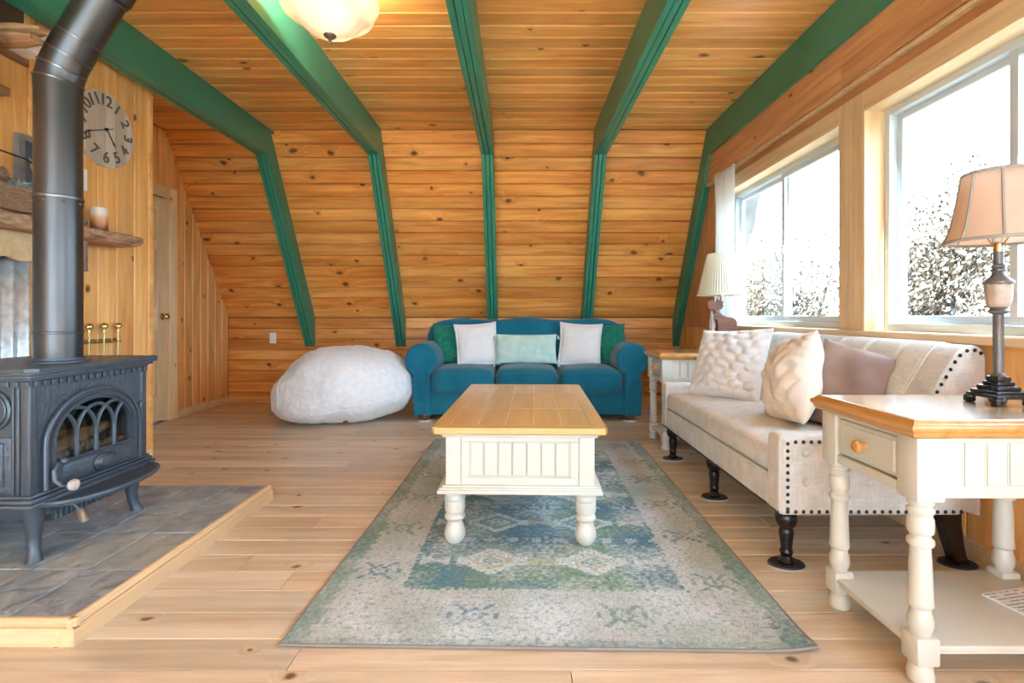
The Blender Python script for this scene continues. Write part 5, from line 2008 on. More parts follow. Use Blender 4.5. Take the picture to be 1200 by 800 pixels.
# cushions on the sofa
def cable(s, t, side):
    r_ = 0.0
    ph = t * 26
    for k_ in range(-2, 3):
        c = k_ * 0.42 + 0.06 * math.sin(ph + k_)
        r_ += 0.022 * math.exp(-((s - c) / 0.11) ** 2) * (0.55 + 0.45 * math.sin(t * 30 + k_ * 2.1 + 5 * (s - c)))
    return r_


def scales(s, t, side):
    # overlapping plush scallops in staggered rows, one edge of each standing proud
    v = t * 4.4 + 0.35 * math.sin(s * 3)
    row = math.floor(v)
    u = s * 2.6 + (0.5 if row % 2 else 0) + 0.25 * math.sin(t * 4)
    fu, fv = u - math.floor(u) - 0.5, v - row - 0.5
    d = math.hypot(fu * 1.15, fv * 1.0)
    return 0.009 * max(0, 1 - (d / 0.52) ** 2) ** 0.6 + 0.007 * (0.5 - fv) * max(0, 1 - (d / 0.6) ** 2)


def ruched(s, t, side):
    if side > 0:
        return 0.0
    return 0.010 * abs(math.sin(t * 11 + 2.2 * math.sin(s * 5 + t * 3))) + 0.004 * math.sin(s * 14 + t * 9)


def soft(s, t, side):
    return 0.004 * noise.noise(Vector((s * 3, t * 3, side)))


def place(name, mesh, mat, loc, rot, label, cat='pillow', group='sofa cushions'):
    o = mesh.build(name, mat, loc=loc, angle=80)
    o.rotation_mode = 'XYZ'
    M = Matrix.Translation(loc) @ Matrix.Rotation(rot[2], 4, 'Z') @ Matrix.Rotation(rot[0], 4, 'X') @ Matrix.Rotation(rot[1], 4, 'Y')
    o.matrix_basis = M
    return tag(o, label, cat, group)


SZ = 0.468
rt = lambda a, b_, c: (R(a), R(b_), R(c))
place('knit_pillow', pillow_mesh(0.40, 0.40, 0.15, n=44, relief=cable, seed=2), 'pillow_green', (-0.625, 4.92, SZ), rt(-20, 5, 26), 'dark green cable knit pillow against the left arm of the teal sofa')
pw = place('pompom_pillow', pillow_mesh(0.385, 0.40, 0.14, seed=3), 'pillow_white', (-0.375, 4.83, SZ), rt(-18, -4, 10), 'white pompom edged pillow beside the left green pillow on the sofa')
pm = place('lumbar_pillow', pillow_mesh(0.575, 0.285, 0.13, n=34, pinch=0.04, relief=soft, seed=5), 'pillow_mint', (0.072, 4.80, SZ + 0.014), rt(-16, 0, 0), 'pale mint oblong lumbar pillow in the middle of the sofa')
pw2 = place('pompom_pillow', pillow_mesh(0.385, 0.40, 0.14, seed=8), 'pillow_white', (0.565, 4.83, SZ), rt(-18, 3, -8), 'white pompom edged pillow beside the right green pillow on the sofa')
place('knit_pillow', pillow_mesh(0.40, 0.40, 0.15, n=44, relief=cable, seed=9), 'pillow_green', (0.82, 4.90, SZ), rt(-20, -4, -20), 'dark green cable knit pillow against the right arm of the teal sofa')
for P in (pw, pw2):
    b = MB()
    per = []
    for k_ in range(4):
        for q in range(17):
            s = -1 + 2 * q / 17
            per.append([(s, -1), (1, s), (-s, 1), (-1, -s)][k_])
    for (s, t_) in per:
        x = 0.1925 * s * (1 - 0.07 * (1 - t_ * t_) * abs(s))
        z = 0.20 * t_ * (1 - 0.07 * (1 - s * s) * abs(t_)) + 0.20
        b.sphere((x * 1.02, 0, (z - 0.20) * 1.02 + 0.20), 0.0135, 7, 5)
    b.build('pompom_trim', 'pillow_white', P)
# tassels of the lumbar pillow
for s in (-1, 1):
    for z in (0.01, 0.275):
        b = MB()
        for q in range(9):
            a = 2 * PI * q / 9
            b.tube([(s * 0.285, 0, z), (s * 0.300 + 0.005 * math.cos(a), 0.005 * math.sin(a), z - 0.008), (s * 0.305 + 0.011 * math.cos(a), 0.011 * math.sin(a), z - 0.038)], [0.002, 0.003, 0.0025], 4)
        b.build('tassel', 'pillow_mint', pm)

# ------------------------------------------------------------------ white bean bag
b = MB()
NU_, NV_ = 72, 44


def bag(u, v):
    th = 2 * PI * u
    ph = PI * v
    ct_, st_ = math.cos(ph), math.sin(ph)
    x = st_ * math.cos(th)
    y = st_ * math.sin(th)
    z = -ct_
    x = math.copysign(abs(x) ** 0.88, x)
    y = math.copysign(abs(y) ** 0.9, y)
    # flattened sitting base, slumped left end
    zz_ = 0.345 * z
    if z < 0:
        zz_ = 0.31 * math.copysign(abs(z) ** 0.62, z)
    X = 0.615 * x * (1.0 + 0.06 * (z < 0) * (-z))
    Y_ = 0.455 * y
    Zp = 0.31 + zz_
    Zp += 0.015 * x * max(0, z)
    Zp += (0.065 * x if x < 0 else 0.02 * x) * (1 - min(1, z * z))
    if X < -0.2 and z > 0:
        Zp -= 0.12 * ((-X - 0.2) / 0.42) ** 1.6 * z
    if X > 0.3 and z > 0:
        Zp -= 0.05 * ((X - 0.3) / 0.33) ** 2 * z
    if x > 0.2 and z < 0:
        Zp += 0.20 * ((x - 0.2) / 0.8) ** 2 * max(0, 1 + z) * -z
    p = Vector((X, Y_, Zp))
    nn = Vector((x, y, z)).normalized() if (x or y or z) else Vector((0, 0, 1))
    p += nn * (0.022 * noise.noise(p * 4.2) + 0.010 * noise.noise(p * 11) + 0.007 * noise.noise(p * 34) + 0.004 * noise.noise(p * 70))
    p.z = max(0.0, p.z)
    return tuple(p)


NU_, NV_ = 220, 130
b.grid(bag, NU_, NV_, closed_u=True)
bb = thing('bean_bag', 'large white fluffy bean bag on the floor left of the sofa', 'bean bag', (-1.555, 4.58, 0.0), rotz=R(4))
b.build('cover', 'fleece', bb, angle=180)
# curved seam near its left end, and the leather tag
pts = []
for k_ in range(26):
    v = 0.16 + 0.62 * k_ / 25
    u = 0.58 + 0.05 * math.sin(k_ / 25 * PI)
    pts.append(Vector(bag(u, v)) * 1.004)
MB().tube(pts, 0.004, 6).build('seam', 'pillow_plush', bb)
tg = MB().box((-0.018, -0.003, -0.012), (0.018, 0.003, 0.012), 0.001)
pt = Vector(bag(0.775, 0.21))
o = tg.build('leather_tag', 'leather_tag', bb, smooth=False, loc=pt + Vector((0, -0.004, 0.0)))
o.rotation_euler = (R(30), R(-12), 0)

# ------------------------------------------------------------------ linen settee along the window wall
SE0, SE1 = 1.85, 3.39
se = thing('settee', 'beige linen settee with tufted back, nailhead trim and black legs under the windows', 'settee', (1.30, 2.62, 0))
lx_ = lambda x: x - 1.30
ly_ = lambda y: y - 2.62
LN = 'linen'
AT = 0.10                      # arm thickness
# seat box and cushion
b = MB().bm(soft_box(0.30, (SE1 - SE0) / 2 - AT + 0.01, 0.066, 0.012, n=6), Matrix.Translation((lx_(1.245), ly_((SE0 + SE1) / 2), 0.272)))
b.build('seat_rail', LN, se, angle=40)
b = MB().bm(soft_box(0.275, (SE1 - SE0) / 2 - AT + 0.006, 0.056, 0.035, n=14, crown=0.022, rough=0.002), Matrix.Translation((lx_(1.220), ly_((SE0 + SE1) / 2), 0.386)))
cu_ = b.build('seat_cushion', LN, se, angle=80)
MB().tube([(lx_(0.9455), ly_(SE0 + AT), 0.336), (lx_(0.9445), ly_((SE0 + SE1) / 2), 0.336), (lx_(0.9455), ly_(SE1 - AT), 0.336)], 0.0035, 6).build('piping', LN, cu_)


# low arms: front edge softly rounded, outer face with buttons and nailheads
def dent(p, pts, r_, d):
    s = 0
    for q in pts:
        s += d * math.exp(-((p[0] - q[0]) ** 2 + (p[1] - q[1]) ** 2) / (r_ * r_))
    return s


ARM_BTN = [(1.04, 0.432), (1.04, 0.325), (1.155, 0.380), (1.27, 0.432), (1.27, 0.325), (1.385, 0.380), (1.50, 0.432), (1.50, 0.325)]
for (ya, yb, out) in ((SE0, SE0 + AT, -1), (SE1 - AT, SE1, 1)):
    b = MB().bm(soft_box(0.335, AT / 2, 0.143, 0.018, n=26))
    for i, v in enumerate(b.v):
        X, Yv, Zv = v[0] + 1.278, v[1], v[2] + 0.349
        if Yv * out > AT / 2 - 0.008:
            Yv -= out * dent((X, Zv), ARM_BTN, 0.022, 0.011)
        if Zv > 0.48:
            Zv += 0.006 * (1 - (2 * v[1] / AT) ** 2)
        # the arm dips a little towards the back cushion
        b.v[i] = (lx_(X), ly_((ya + yb) / 2) + Yv, Zv)
    a_ = b.build('arm', LN, se, angle=60)
    yo = ly_(ya if out < 0 else yb)
    bt = MB().sphere((0, 0, 0), 0.0135, 12, 8, (1, 0.55, 1)).mesh('button', LN)
    for (x, z) in ARM_BTN:
        link('button', bt, a_, (lx_(x), yo - out * 0.004, z))
    # nailheads: down the front edge, along the top and bottom
    nb_ = MB()
    pos = [(0.972, z) for z in [0.232 + 0.0262 * k_ for k_ in range(10)]]
    pos += [(0.972 + 0.0285 * k_, 0.474) for k_ in range(1, 22)]
    pos += [(0.972 + 0.0285 * k_, 0.222) for k_ in range(0, 23)]
    for (x, z) in pos:
        nb_.sphere((lx_(x), yo, z), 0.0072, 8, 6, (1, 0.6, 1))
    o = nb_.build('nailhead_trim', 'nail_bronze', a_)
    o['kind'] = 'stuff'
    MB().tube([(lx_(0.957), yo - out * 0.002, 0.212), (lx_(0.957), yo - out * 0.002, 0.487)], 0.0035, 6).build('piping', LN, a_)
# nailheads along the front rail
nb_ = MB()
n_ = 84
for k_ in range(n_):
    nb_.sphere((lx_(0.9445), ly_(SE0 + 0.015 + (SE1 - SE0 - 0.03) * k_ / (n_ - 1)), 0.216), 0.0058, 8, 6, (0.6, 1, 1))
o = nb_.build('nailhead_trim', 'nail_bronze', se)
o['kind'] = 'stuff'

# reclined scroll back with buttoned front
BP = [(1.335, 0.30), (1.350, 0.42), (1.425, 0.535), (1.500, 0.660), (1.540, 0.725), (1.573, 0.780), (1.602, 0.814), (1.640, 0.829), (1.675, 0.820), (1.692, 0.792), (1.690, 0.70), (1.682, 0.50), (1.676, 0.32), (1.672, 0.206)]
# resample evenly
def resample(P, n):
    P = [Vector((p[0], p[1])) for p in P]
    L = [0]
    for a, c in zip(P[:-1], P[1:]):
        L.append(L[-1] + (c - a).length)
    out = []
    for k in range(n + 1):
        d = L[-1] * k / n
        i = max(j for j in range(len(L)) if L[j] <= d + 1e-9)
        i = min(i, len(P) - 2)
        out.append(P[i].lerp(P[i + 1], (d - L[i]) / (L[i + 1] - L[i])))
    for _ in range(2):
        out = [out[0]] + [(out[i - 1] + out[i] * 2 + out[i + 1]) / 4 for i in range(1, n)] + [out[-1]]
    return out


NP = 70
PR_ = resample(BP, NP)
ends = 0.135
nbtn = 7
by = [SE0 + ends + 0.03 + (SE1 - SE0 - 2 * ends - 0.06) * k_ / (nbtn - 1) for k_ in range(nbtn)]
ROWS = [(15, 0.0), (25, 0.5)]           # profile indices of the two button rows
btn = []
for ri, (pi_, sh) in enumerate(ROWS):
    step_ = by[1] - by[0]
    for y in (by if sh == 0 else [y + step_ / 2 for y in by[:-1]]):
        btn.append((pi_, y))
NYB = 230
vs_ = []
plen = 0.0135
for i in range(NYB + 1):
    y = SE0 + 0.004 + (SE1 - SE0 - 0.008) * i / NYB
    for j in range(NP + 1):
        p = PR_[j]
        a, c = PR_[max(0, j - 1)], PR_[min(NP, j + 1)]
        tv = (c - a).normalized()
        nv = Vector((-tv.y, tv.x))
        d = 0.0
        if SE0 + ends < y < SE1 - ends and j < 52:
            for (pj, yb_) in btn:
                dj, dy = (j - pj) * plen, y - yb_
                if abs(dj) < 0.12 and abs(dy) < 0.12:
                    d += 0.026 * math.exp(-(dj * dj + dy * dy) / 0.022 ** 2)
            # creases: upright ones from the upper row over the scroll, diagonals between the rows
            step_ = by[1] - by[0]
            if j > 25:
                f = ((y - by[0] - step_ / 2) / step_)
                fr = (f - round(f)) * step_
                d += 0.010 * math.exp(-(fr / 0.009) ** 2) * min(1, (52 - j) / 6)
            elif j > 15:
                q = (j - 15) / 10
                f = (y - by[0]) / step_
                for sg in (-1, 1):
                    g = f - sg * q * 0.5
                    fr = (g - round(g)) * step_
                    d += 0.008 * math.exp(-(fr / 0.009) ** 2)
            else:
                f = (y - by[0]) / step_
                fr = (f - round(f)) * step_
                d += 0.007 * math.exp(-(fr / 0.010) ** 2)
            d -= 0.006
        e = min(y - SE0, SE1 - y)
        if e < 0.012:
            d += 0.007 * (1 - e / 0.012) ** 2
        q2 = p - nv * d
        vs_.append((lx_(q2.x), ly_(y), q2.y))
wv_ = NP + 1
fs_ = [(i * wv_ + j, (i + 1) * wv_ + j, (i + 1) * wv_ + j + 1, i * wv_ + j + 1) for i in range(NYB) for j in range(NP)]
b = MB().add(vs_, fs_)
b.f.append(tuple(range(NP + 1)))
b.f.append(tuple(NYB * wv_ + j for j in reversed(range(NP + 1))))
bk_ = b.build('backrest', LN, se, angle=70)
for (pj, y) in btn:
    p = PR_[pj]
    a, c = PR_[pj - 1], PR_[pj + 1]
    tv = (c - a).normalized()
    nv = Vector((-tv.y, tv.x))
    o = MB().sphere((0, 0, 0), 0.0125, 12, 8, (1, 1, 0.55)).build('button', LN, bk_)
    o.matrix_basis = frame((0, 1, 0), Vector((0, 1, 0)).cross(Vector((nv.x, 0, nv.y))) * -1, (lx_(p.x - nv.x * 0.0), ly_(y), p.y)) @ Matrix.Translation((0, 0, -0.016))
# seams of the end band and its nailheads
for (yo, s) in ((SE0, -1), (SE1, 1)):
    MB().tube([(lx_(PR_[j].x) - 0.001, ly_(yo - s * (ends - 0.012)), PR_[j].y + 0.001) for j in range(8, 50)], 0.003, 6).build('seam', LN, bk_)
    nb_ = MB()
    for (x, z) in ((1.513, 0.655), (1.5285, 0.682), (1.546, 0.709), (1.562, 0.736), (1.578, 0.763), (1.597, 0.787), (1.622, 0.804), (1.650, 0.806), (1.672, 0.795)):
        nb_.sphere((lx_(x), ly_(yo) - s * 0.002, z), 0.0072, 8, 6, (1, 0.6, 1))
    o = nb_.build('nailhead_trim', 'nail_bronze', bk_)
    o['kind'] = 'stuff'
# turned front legs on oval sliders
FL = [(0.0, 0.010), (0.034, 0.010), (0.036, 0.018), (0.028, 0.026), (0.022, 0.036), (0.026, 0.046), (0.029, 0.052), (0.026, 0.058), (0.024, 0.064), (0.027, 0.090), (0.031, 0.125), (0.029, 0.132), (0.026, 0.138), (0.034, 0.146), (0.043, 0.160), (0.046, 0.176), (0.043, 0.192), (0.036, 0.200), (0.036, 0.210), (0.0, 0.210)]
FL = [(r_ * 0.84, z_) for r_, z_ in FL]
fl_m = MB().lathe(FL, 26).mesh('front_leg', 'black_leg')
pad = MB()
pad.lathe([(0.0, 0.0), (0.056, 0.0), (0.058, 0.004), (0.054, 0.010), (0.0, 0.011)], 28, Matrix.Diagonal((1.15, 0.9, 1, 1)))
pad_m = pad.mesh('slider', 'pad_dark')
rim_m = MB().lathe([(0.056, 0.0), (0.060, 0.0), (0.060, 0.004), (0.056, 0.004)], 28, Matrix.Diagonal((1.15, 0.9, 1, 1)), cap=False).mesh('slider_rim', 'pad_rim')
for y in (1.915, 2.62, 3.325):
    l_ = link('front_leg', fl_m, se, (lx_(1.0), ly_(y), 0))
    p_ = link('slider', pad_m, l_)
    link('slider_rim', rim_m, l_)
for y in (1.915, 3.325):
    b = MB()
    rings = []
    for (z, x, h, d) in ((0.208, 1.600, 0.032, 0.028), (0.16, 1.604, 0.029, 0.027), (0.09, 1.618, 0.025, 0.025), (0.04, 1.632, 0.023, 0.023), (0.010, 1.642, 0.025, 0.023)):
        rings.append([Vector((lx_(x) + sx * h, sy * d, z)) for sx, sy in ((-1, -1), (1, -1), (1, 1), (-1, 1))])
    b = loft(rings)
    b.f.append((0, 1, 2, 3))
    b.f.append((19, 18, 17, 16))
    l_ = b.build('rear_leg', 'black_leg', se, smooth=False, loc=(0, ly_(y), 0))
    link('slider', pad_m, l_, (lx_(1.640), 0, 0))
    link('slider_rim', rim_m, l_, (lx_(1.640), 0, 0))

# cushions on the settee
PG = 'pillows on the settee'
place('plush_pillow', pillow_mesh(0.47, 0.45, 0.17, n=60, relief=scales, seed=12), 'pillow_plush', (1.175, 2.975, 0.440), rt(-24, -3, -57), 'white plush pillow with raised scallops at the far end of the settee', group=PG)
cp = pillow_mesh(0.38, 0.41, 0.20, n=60, puff=0.45, relief=ruched, seed=14, wrinkle=0.014)
o = place('ruched_pillow', cp, 'pillow_cream', (1.205, 2.31, 0.440), rt(-12, -12, -100), 'cream pillow with ruched front and smooth back in the middle of the settee', group=PG)
o.data.materials.append(MATS['pillow_cream_ruched'])
for f in o.data.polygons:
    if f.normal.y < -0.05:
        f.material_index = 1
place('cream_pillow', pillow_mesh(0.36, 0.37, 0.13, seed=17, wrinkle=0.012), 'pillow_cream', (1.305, 2.43, 0.440), rt(-29, 6, -74), 'plain cream pillow tucked behind the ruched pillow on the settee', group=PG)
place('satin_pillow', pillow_mesh(0.40, 0.40, 0.17, seed=19, wrinkle=0.014), 'pillow_mauve', (1.345, 2.155, 0.440), rt(-28, 14, -44), 'mauve brown satin pillow at the near end of the settee', group=PG)

# ------------------------------------------------------------------ lamps
# tall table lamp on the near end table
tl = thing('table_lamp', 'tall black and stone table lamp with flared blush shade on the near end table', 'lamp', (1.405, 1.50, 0.672))
b = MB()
b.box((-0.053, -0.053, 0.020), (0.053, 0.053, 0.032), 0.005, 2)
b.box((-0.046, -0.046, 0.030), (0.046, 0.046, 0.042), 0.005, 2)
b.box((-0.037, -0.037, 0.040), (0.037, 0.037, 0.056), 0.008, 2)
b.box((-0.027, -0.027, 0.054), (0.027, 0.027, 0.068), 0.006, 2)
b.box((-0.021, -0.021, 0.066), (0.021, 0.021, 0.082), 0.005, 2)
bo = b.build('base', 'black_lamp', tl)
for sx in (-1, 1):
    for sy in (-1, 1):
        f = MB()
        f.box((sx * 0.045 - 0.012, sy * 0.045 - 0.012, 0.0), (sx * 0.045 + 0.012, sy * 0.045 + 0.012, 0.024), 0.006, 2)
        f.sphere((sx * 0.034, sy * 0.051, 0.018), 0.009, 8, 6)
        f.sphere((sx * 0.051, sy * 0.034, 0.018), 0.009, 8, 6)
        f.build('foot', 'black_lamp', bo)
MB().lathe([(0.0176, 0.080), (0.0194, 0.084), (0.0150, 0.090), (0.0128, 0.096), (0.0128, 0.262), (0.0150, 0.266)], 24, ripple=lambda a, z: 0.03 * math.cos(a * 10)).build('column', 'grey_lamp', tl)
MB().lathe([(0.0122, 0.262), (0.0228, 0.266), (0.0251, 0.272), (0.0198, 0.279), (0.0228, 0.284)], 26).build('urn_collar', 'grey_lamp', tl)
MB().lathe([(0.0203, 0.282), (0.0265, 0.292), (0.0296, 0.312), (0.0312, 0.345), (0.0320, 0.350)], 40, ripple=lambda a, z: 0.05 * abs(math.cos(a * 5))).build('urn', 'urn_stone', tl)
MB().lathe([(0.0312, 0.348), (0.0357, 0.352), (0.0365, 0.358), (0.0289, 0.366), (0.0213, 0.372), (0.0152, 0.380), (0.0137, 0.386), (0.0182, 0.389), (0.0182, 0.394), (0.0137, 0.397), (0.0167, 0.401), (0.0167, 0.405), (0.0122, 0.410), (0.0114, 0.440), (0.0129, 0.444), (0.0076, 0.448)], 26).build('neck', 'grey_lamp', tl)
MB().lathe([(0.012, 0.446), (0.012, 0.470), (0.009, 0.473)], 18).build('socket', 'brass', tl)
MB().lathe([(0.0, 0.470), (0.011, 0.474), (0.012, 0.486), (0.024, 0.510), (0.029, 0.532), (0.024, 0.552), (0.010, 0.564), (0.0, 0.566)], 20).build('bulb', 'white_plastic', tl)
# bell shade: eight gored panels with ribs
SH = [(0.126, 0.478), (0.119, 0.488), (0.107, 0.525), (0.097, 0.575), (0.089, 0.625), (0.082, 0.676)]
NG = 8


def gore(a):
    k = (a / (2 * PI) * NG) % 1 - 0.5
    return math.cos(PI / NG) / math.cos(k * 2 * PI / NG) * 0.35 + 0.65


sh = loft([[Vector((r_ * gore(2 * PI * q / 96) * math.cos(2 * PI * q / 96), r_ * gore(2 * PI * q / 96) * math.sin(2 * PI * q / 96), z)) for q in range(96)] for (r_, z) in SH])
shade = sh.build('lamp_shade', 'shade_silk', tl, angle=60)
shade.rotation_euler = (0, 0, R(8))
m_ = shade.modifiers.new('thickness', 'SOLIDIFY')
m_.thickness = 0.0015
for q in range(NG):
    a = 2 * PI * q / NG
    MB().tube([((r_ * gore(a) + 0.001) * math.cos(a), (r_ * gore(a) + 0.001) * math.sin(a), z) for (r_, z) in SH], 0.0036, 6).build('rib', 'shade_trim', shade)
for (r_, z, h) in ((0.126, 0.478, 0.005), (0.082, 0.676, 0.005)):
    MB().tube([(r_ * gore(2 * PI * q / 64) * math.cos(2 * PI * q / 64), r_ * gore(2 * PI * q / 64) * math.sin(2 * PI * q / 64), z) for q in range(64)], h, 8, closed=True).build('shade_trim', 'shade_trim', shade)
b = MB()
for q in range(3):
    a = 2 * PI * q / 3
    b.tube([(0, 0, 0.655), (0.080 * math.cos(a), 0.080 * math.sin(a), 0.672)], 0.002, 5)
b.tube([(0.0, 0.010, 0.46), (0.0, 0.045, 0.50), (0.0, 0.045, 0.60), (0, 0.0, 0.655), (0.0, -0.045, 0.60), (0.0, -0.045, 0.50), (0.0, -0.010, 0.46)], 0.002, 5)
b.build('harp', 'brass', tl)

# moose lamp on the far end table
ml = thing('moose_lamp', 'carved moose lamp with pleated cream shade on the far end table', 'lamp', (1.475, 3.74, 0.672))
b = MB()
b.lathe([(0.0, 0.0), (0.105, 0.0), (0.110, 0.008), (0.108, 0.020), (0.100, 0.026), (0.0, 0.026)], 36, Matrix.Diagonal((1.05, 0.75, 1, 1)))
b.build('base', 'moose_wood', ml)
# side view of a moose facing left, standing on four legs
moose = [(-0.085, 0.245), (-0.100, 0.225), (-0.104, 0.205), (-0.092, 0.196), (-0.070, 0.208), (-0.055, 0.205), (-0.048, 0.170), (-0.046, 0.120), (-0.050, 0.060), (-0.052, 0.0), (-0.036, 0.0), (-0.034, 0.055), (-0.028, 0.105), (-0.018, 0.060), (-0.020, 0.0), (-0.004, 0.0), (-0.002, 0.060), (0.004, 0.112), (0.030, 0.110), (0.048, 0.105), (0.046, 0.060), (0.042, 0.0), (0.058, 0.0), (0.062, 0.055), (0.068, 0.095), (0.078, 0.060), (0.074, 0.0), (0.090, 0.0), (0.094, 0.060), (0.095, 0.110), (0.102, 0.150), (0.100, 0.190), (0.088, 0.212), (0.060, 0.222), (0.020, 0.226), (-0.010, 0.240), (-0.032, 0.258), (-0.050, 0.262), (-0.066, 0.258)]
b = MB().prism([(p[0] * 0.95, p[1] * 1.0) for p in moose], -0.022, 0.022, M=MXZ)
bm = bmesh.new()
o = b.build('moose', 'moose_wood', ml, smooth=False, loc=(0.012, -0.01, 0.025))
bm.free()
m_ = o.modifiers.new('ease', 'BEVEL')
m_.width = 0.006
m_.segments = 2
ant = [(0.0, 0.0), (0.016, 0.012), (0.034, 0.012), (0.046, 0.030), (0.040, 0.034), (0.046, 0.052), (0.036, 0.050), (0.034, 0.066), (0.024, 0.054), (0.016, 0.066), (0.010, 0.046), (0.000, 0.050), (0.002, 0.026), (-0.008, 0.012)]
for s, y in ((1, 0.018), (-1, -0.026)):
    MB().prism([(p[0] * 1.5 * s - 0.062, p[1] * 1.5 + 0.262) for p in ant], y - 0.006 - 0.01, y + 0.006 - 0.01, M=MXZ).build('antler', 'moose_wood', o, smooth=False)
b = MB()
for k_ in range(6):
    z = 0.05 + k_ * 0.040
    b.lathe([(0.036 - k_ * 0.005, z), (0.018 - k_ * 0.0022, z + 0.046)], 9, Matrix.Translation((-0.085, -0.045, 0)), ripple=lambda a, z: 0.18 * math.cos(a * 5))
b.lathe([(0.008, 0.02), (0.008, 0.06)], 10, Matrix.Translation((-0.085, -0.045, 0)))
b.build('pine_tree', 'bark_light', ml)
MB().tube([(0, 0.035, 0.02), (0, 0.035, 0.30), (0, 0.0, 0.34), (0, 0, 0.43)], 0.006, 10).build('stem', 'bronze', ml)
MB().lathe([(0.014, 0.40), (0.016, 0.405), (0.016, 0.445), (0.012, 0.45)], 16).build('socket', 'brass', ml)
MB().lathe([(0.0, 0.45), (0.012, 0.452), (0.026, 0.49), (0.028, 0.512), (0.020, 0.535), (0.0, 0.545)], 18).build('bulb', 'white_plastic', ml)
NPL = 52
pl = loft([[Vector(((r_ + 0.0022 * (1 if q % 2 else -1)) * math.cos(2 * PI * q / (NPL * 2)), (r_ + 0.0022 * (1 if q % 2 else -1)) * math.sin(2 * PI * q / (NPL * 2)), z)) for q in range(NPL * 2)] for (r_, z) in ((0.163, 0.408), (0.148, 0.47), (0.118, 0.60), (0.092, 0.708))])
shade = pl.build('lamp_shade', 'shade_cream', ml, smooth=False)
m_ = shade.modifiers.new('thickness', 'SOLIDIFY')
m_.thickness = 0.0012
for (r_, z) in ((0.163, 0.410), (0.092, 0.707)):
    MB().tube([(r_ * 1.015 * math.cos(2 * PI * q / 60), r_ * 1.015 * math.sin(2 * PI * q / 60), z) for q in range(60)], 0.0045, 6, closed=True).build('shade_trim', 'shade_pleat', shade)
b = MB()
for q in range(3):
    a = 2 * PI * q / 3
    b.tube([(0, 0, 0.69), (0.090 * math.cos(a), 0.090 * math.sin(a), 0.703)], 0.002, 5)
b.tube([(0.0, 0.012, 0.43), (0.0, 0.05, 0.47), (0.0, 0.05, 0.62), (0, 0, 0.69), (0, -0.05, 0.62), (0, -0.05, 0.47), (0, -0.012, 0.43)], 0.002, 5)
b.build('harp', 'brass', ml)

# ceiling lamp: scalloped alabaster bowl with bronze finial
CLX, CLY = -0.885, 2.40
cl = thing('ceiling_lamp', 'scalloped cream glass bowl ceiling lamp with bronze finial', 'ceiling lamp', (CLX, CLY, 2.225))
BWL = [(0.0, 0.022), (0.04, 0.024), (0.080, 0.033), (0.112, 0.048), (0.138, 0.068), (0.154, 0.086), (0.170, 0.096), (0.196, 0.108), (0.220, 0.128), (0.234, 0.152), (0.236, 0.176), (0.226, 0.196)]
BWL = [(r_ * 0.92, z_) for r_, z_ in BWL]
bw = MB().lathe(BWL, 96, ripple=lambda a, z: 0.085 * (abs(math.cos(a * 3)) - 0.6) * max(0, min(1, (z - 0.04) / 0.08)), cap=False)
bowl = bw.build('bowl', 'alabaster', cl, angle=80)
m_ = bowl.modifiers.new('thickness', 'SOLIDIFY')
m_.thickness = 0.004
m_.offset = 1
MB().lathe([(0.0, -0.022), (0.006, -0.021), (0.009, -0.015), (0.006, -0.009), (0.005, -0.004), (0.010, -0.001), (0.014, 0.004), (0.026, 0.012), (0.029, 0.018), (0.027, 0.022), (0.0, 0.024)], 24).build('finial', 'bronze', cl)
MB().lathe([(0.006, 0.02), (0.006, 0.30)], 12).build('stem', 'bronze', cl)
MB().lathe([(0.0, 0.285), (0.055, 0.288), (0.075, 0.305), (0.080, 0.330), (0.080, 0.344)], 30).build('canopy', 'bronze', cl)
for q in range(2):
    a = PI * q
    MB().lathe([(0.0, 0.0), (0.012, 0.004), (0.026, 0.03), (0.028, 0.05), (0.018, 0.072), (0.0, 0.08)], 16, Matrix.Translation((0.06 * math.cos(a), 0.06 * math.sin(a), 0.13))).build('bulb', 'white_plastic', cl)
pl_ = bpy.data.lights.new('ceiling_lamp_light', 'POINT')
pl_.energy = 20
pl_.color = (1.0, 0.93, 0.82)
pl_.shadow_soft_size = 0.05
plo = bpy.data.objects.new('ceiling_lamp_light', pl_)
COL.objects.link(plo)
plo.parent = cl
plo.location = (0, 0, 0.25)

# ------------------------------------------------------------------ curtain
cu = thing('curtain', 'sheer white curtain gathered at the far end of the window wall', 'curtain', (1.640, 4.06, 0))


def cur(u, v):
    z = 2.085 - 1.26 * v
    wdt = 0.36 - 0.10 * math.sin(min(1, v * 1.2) * PI / 2) + 0.04 * v
    y = (u - 0.5) * wdt + 0.03
    x = 0.022 * math.sin(u * 9 * 2 * PI + 0.6 * math.sin(v * 4)) * (0.5 + 0.5 * v) + 0.012 * noise.noise(Vector((u * 5, v * 2, 0)))
    return (x, y, z)


b = MB()
b.grid(cur, 110, 40)
o = b.build('panel', 'curtain', cu, angle=180)
m_ = o.modifiers.new('thickness', 'SOLIDIFY')
m_.thickness = 0.0012
MB().tube([(0.0, -0.16, 2.085), (0.0, 0.25, 2.085)], 0.006, 10).build('rod', 'white_plastic', cu)
MB().box((0.0, 0.19, 2.065), (0.052, 0.245, 2.118), 0.004).build('bracket', 'pine_trim', cu, smooth=False)

# ------------------------------------------------------------------ outside
g = MB()
g.grid(lambda u, v: (1.86 + 60 * u, -25 + 60 * v, -0.9 + 0.028 * 60 * u + 0.25 * noise.noise(Vector((u * 8, v * 8, 0)))), 40, 40)
o = g.build('ground', 'ground_grass')
o['kind'] = 'structure'
o['label'] = 'dry grassy slope outside the windows'
# land in front of the glazed wall behind the camera
o = MB().box((-25, -26, -1.3), (1.86, YB - 0.3, -0.9)).build('ground', 'ground_grass', smooth=False)
o['kind'] = 'structure'
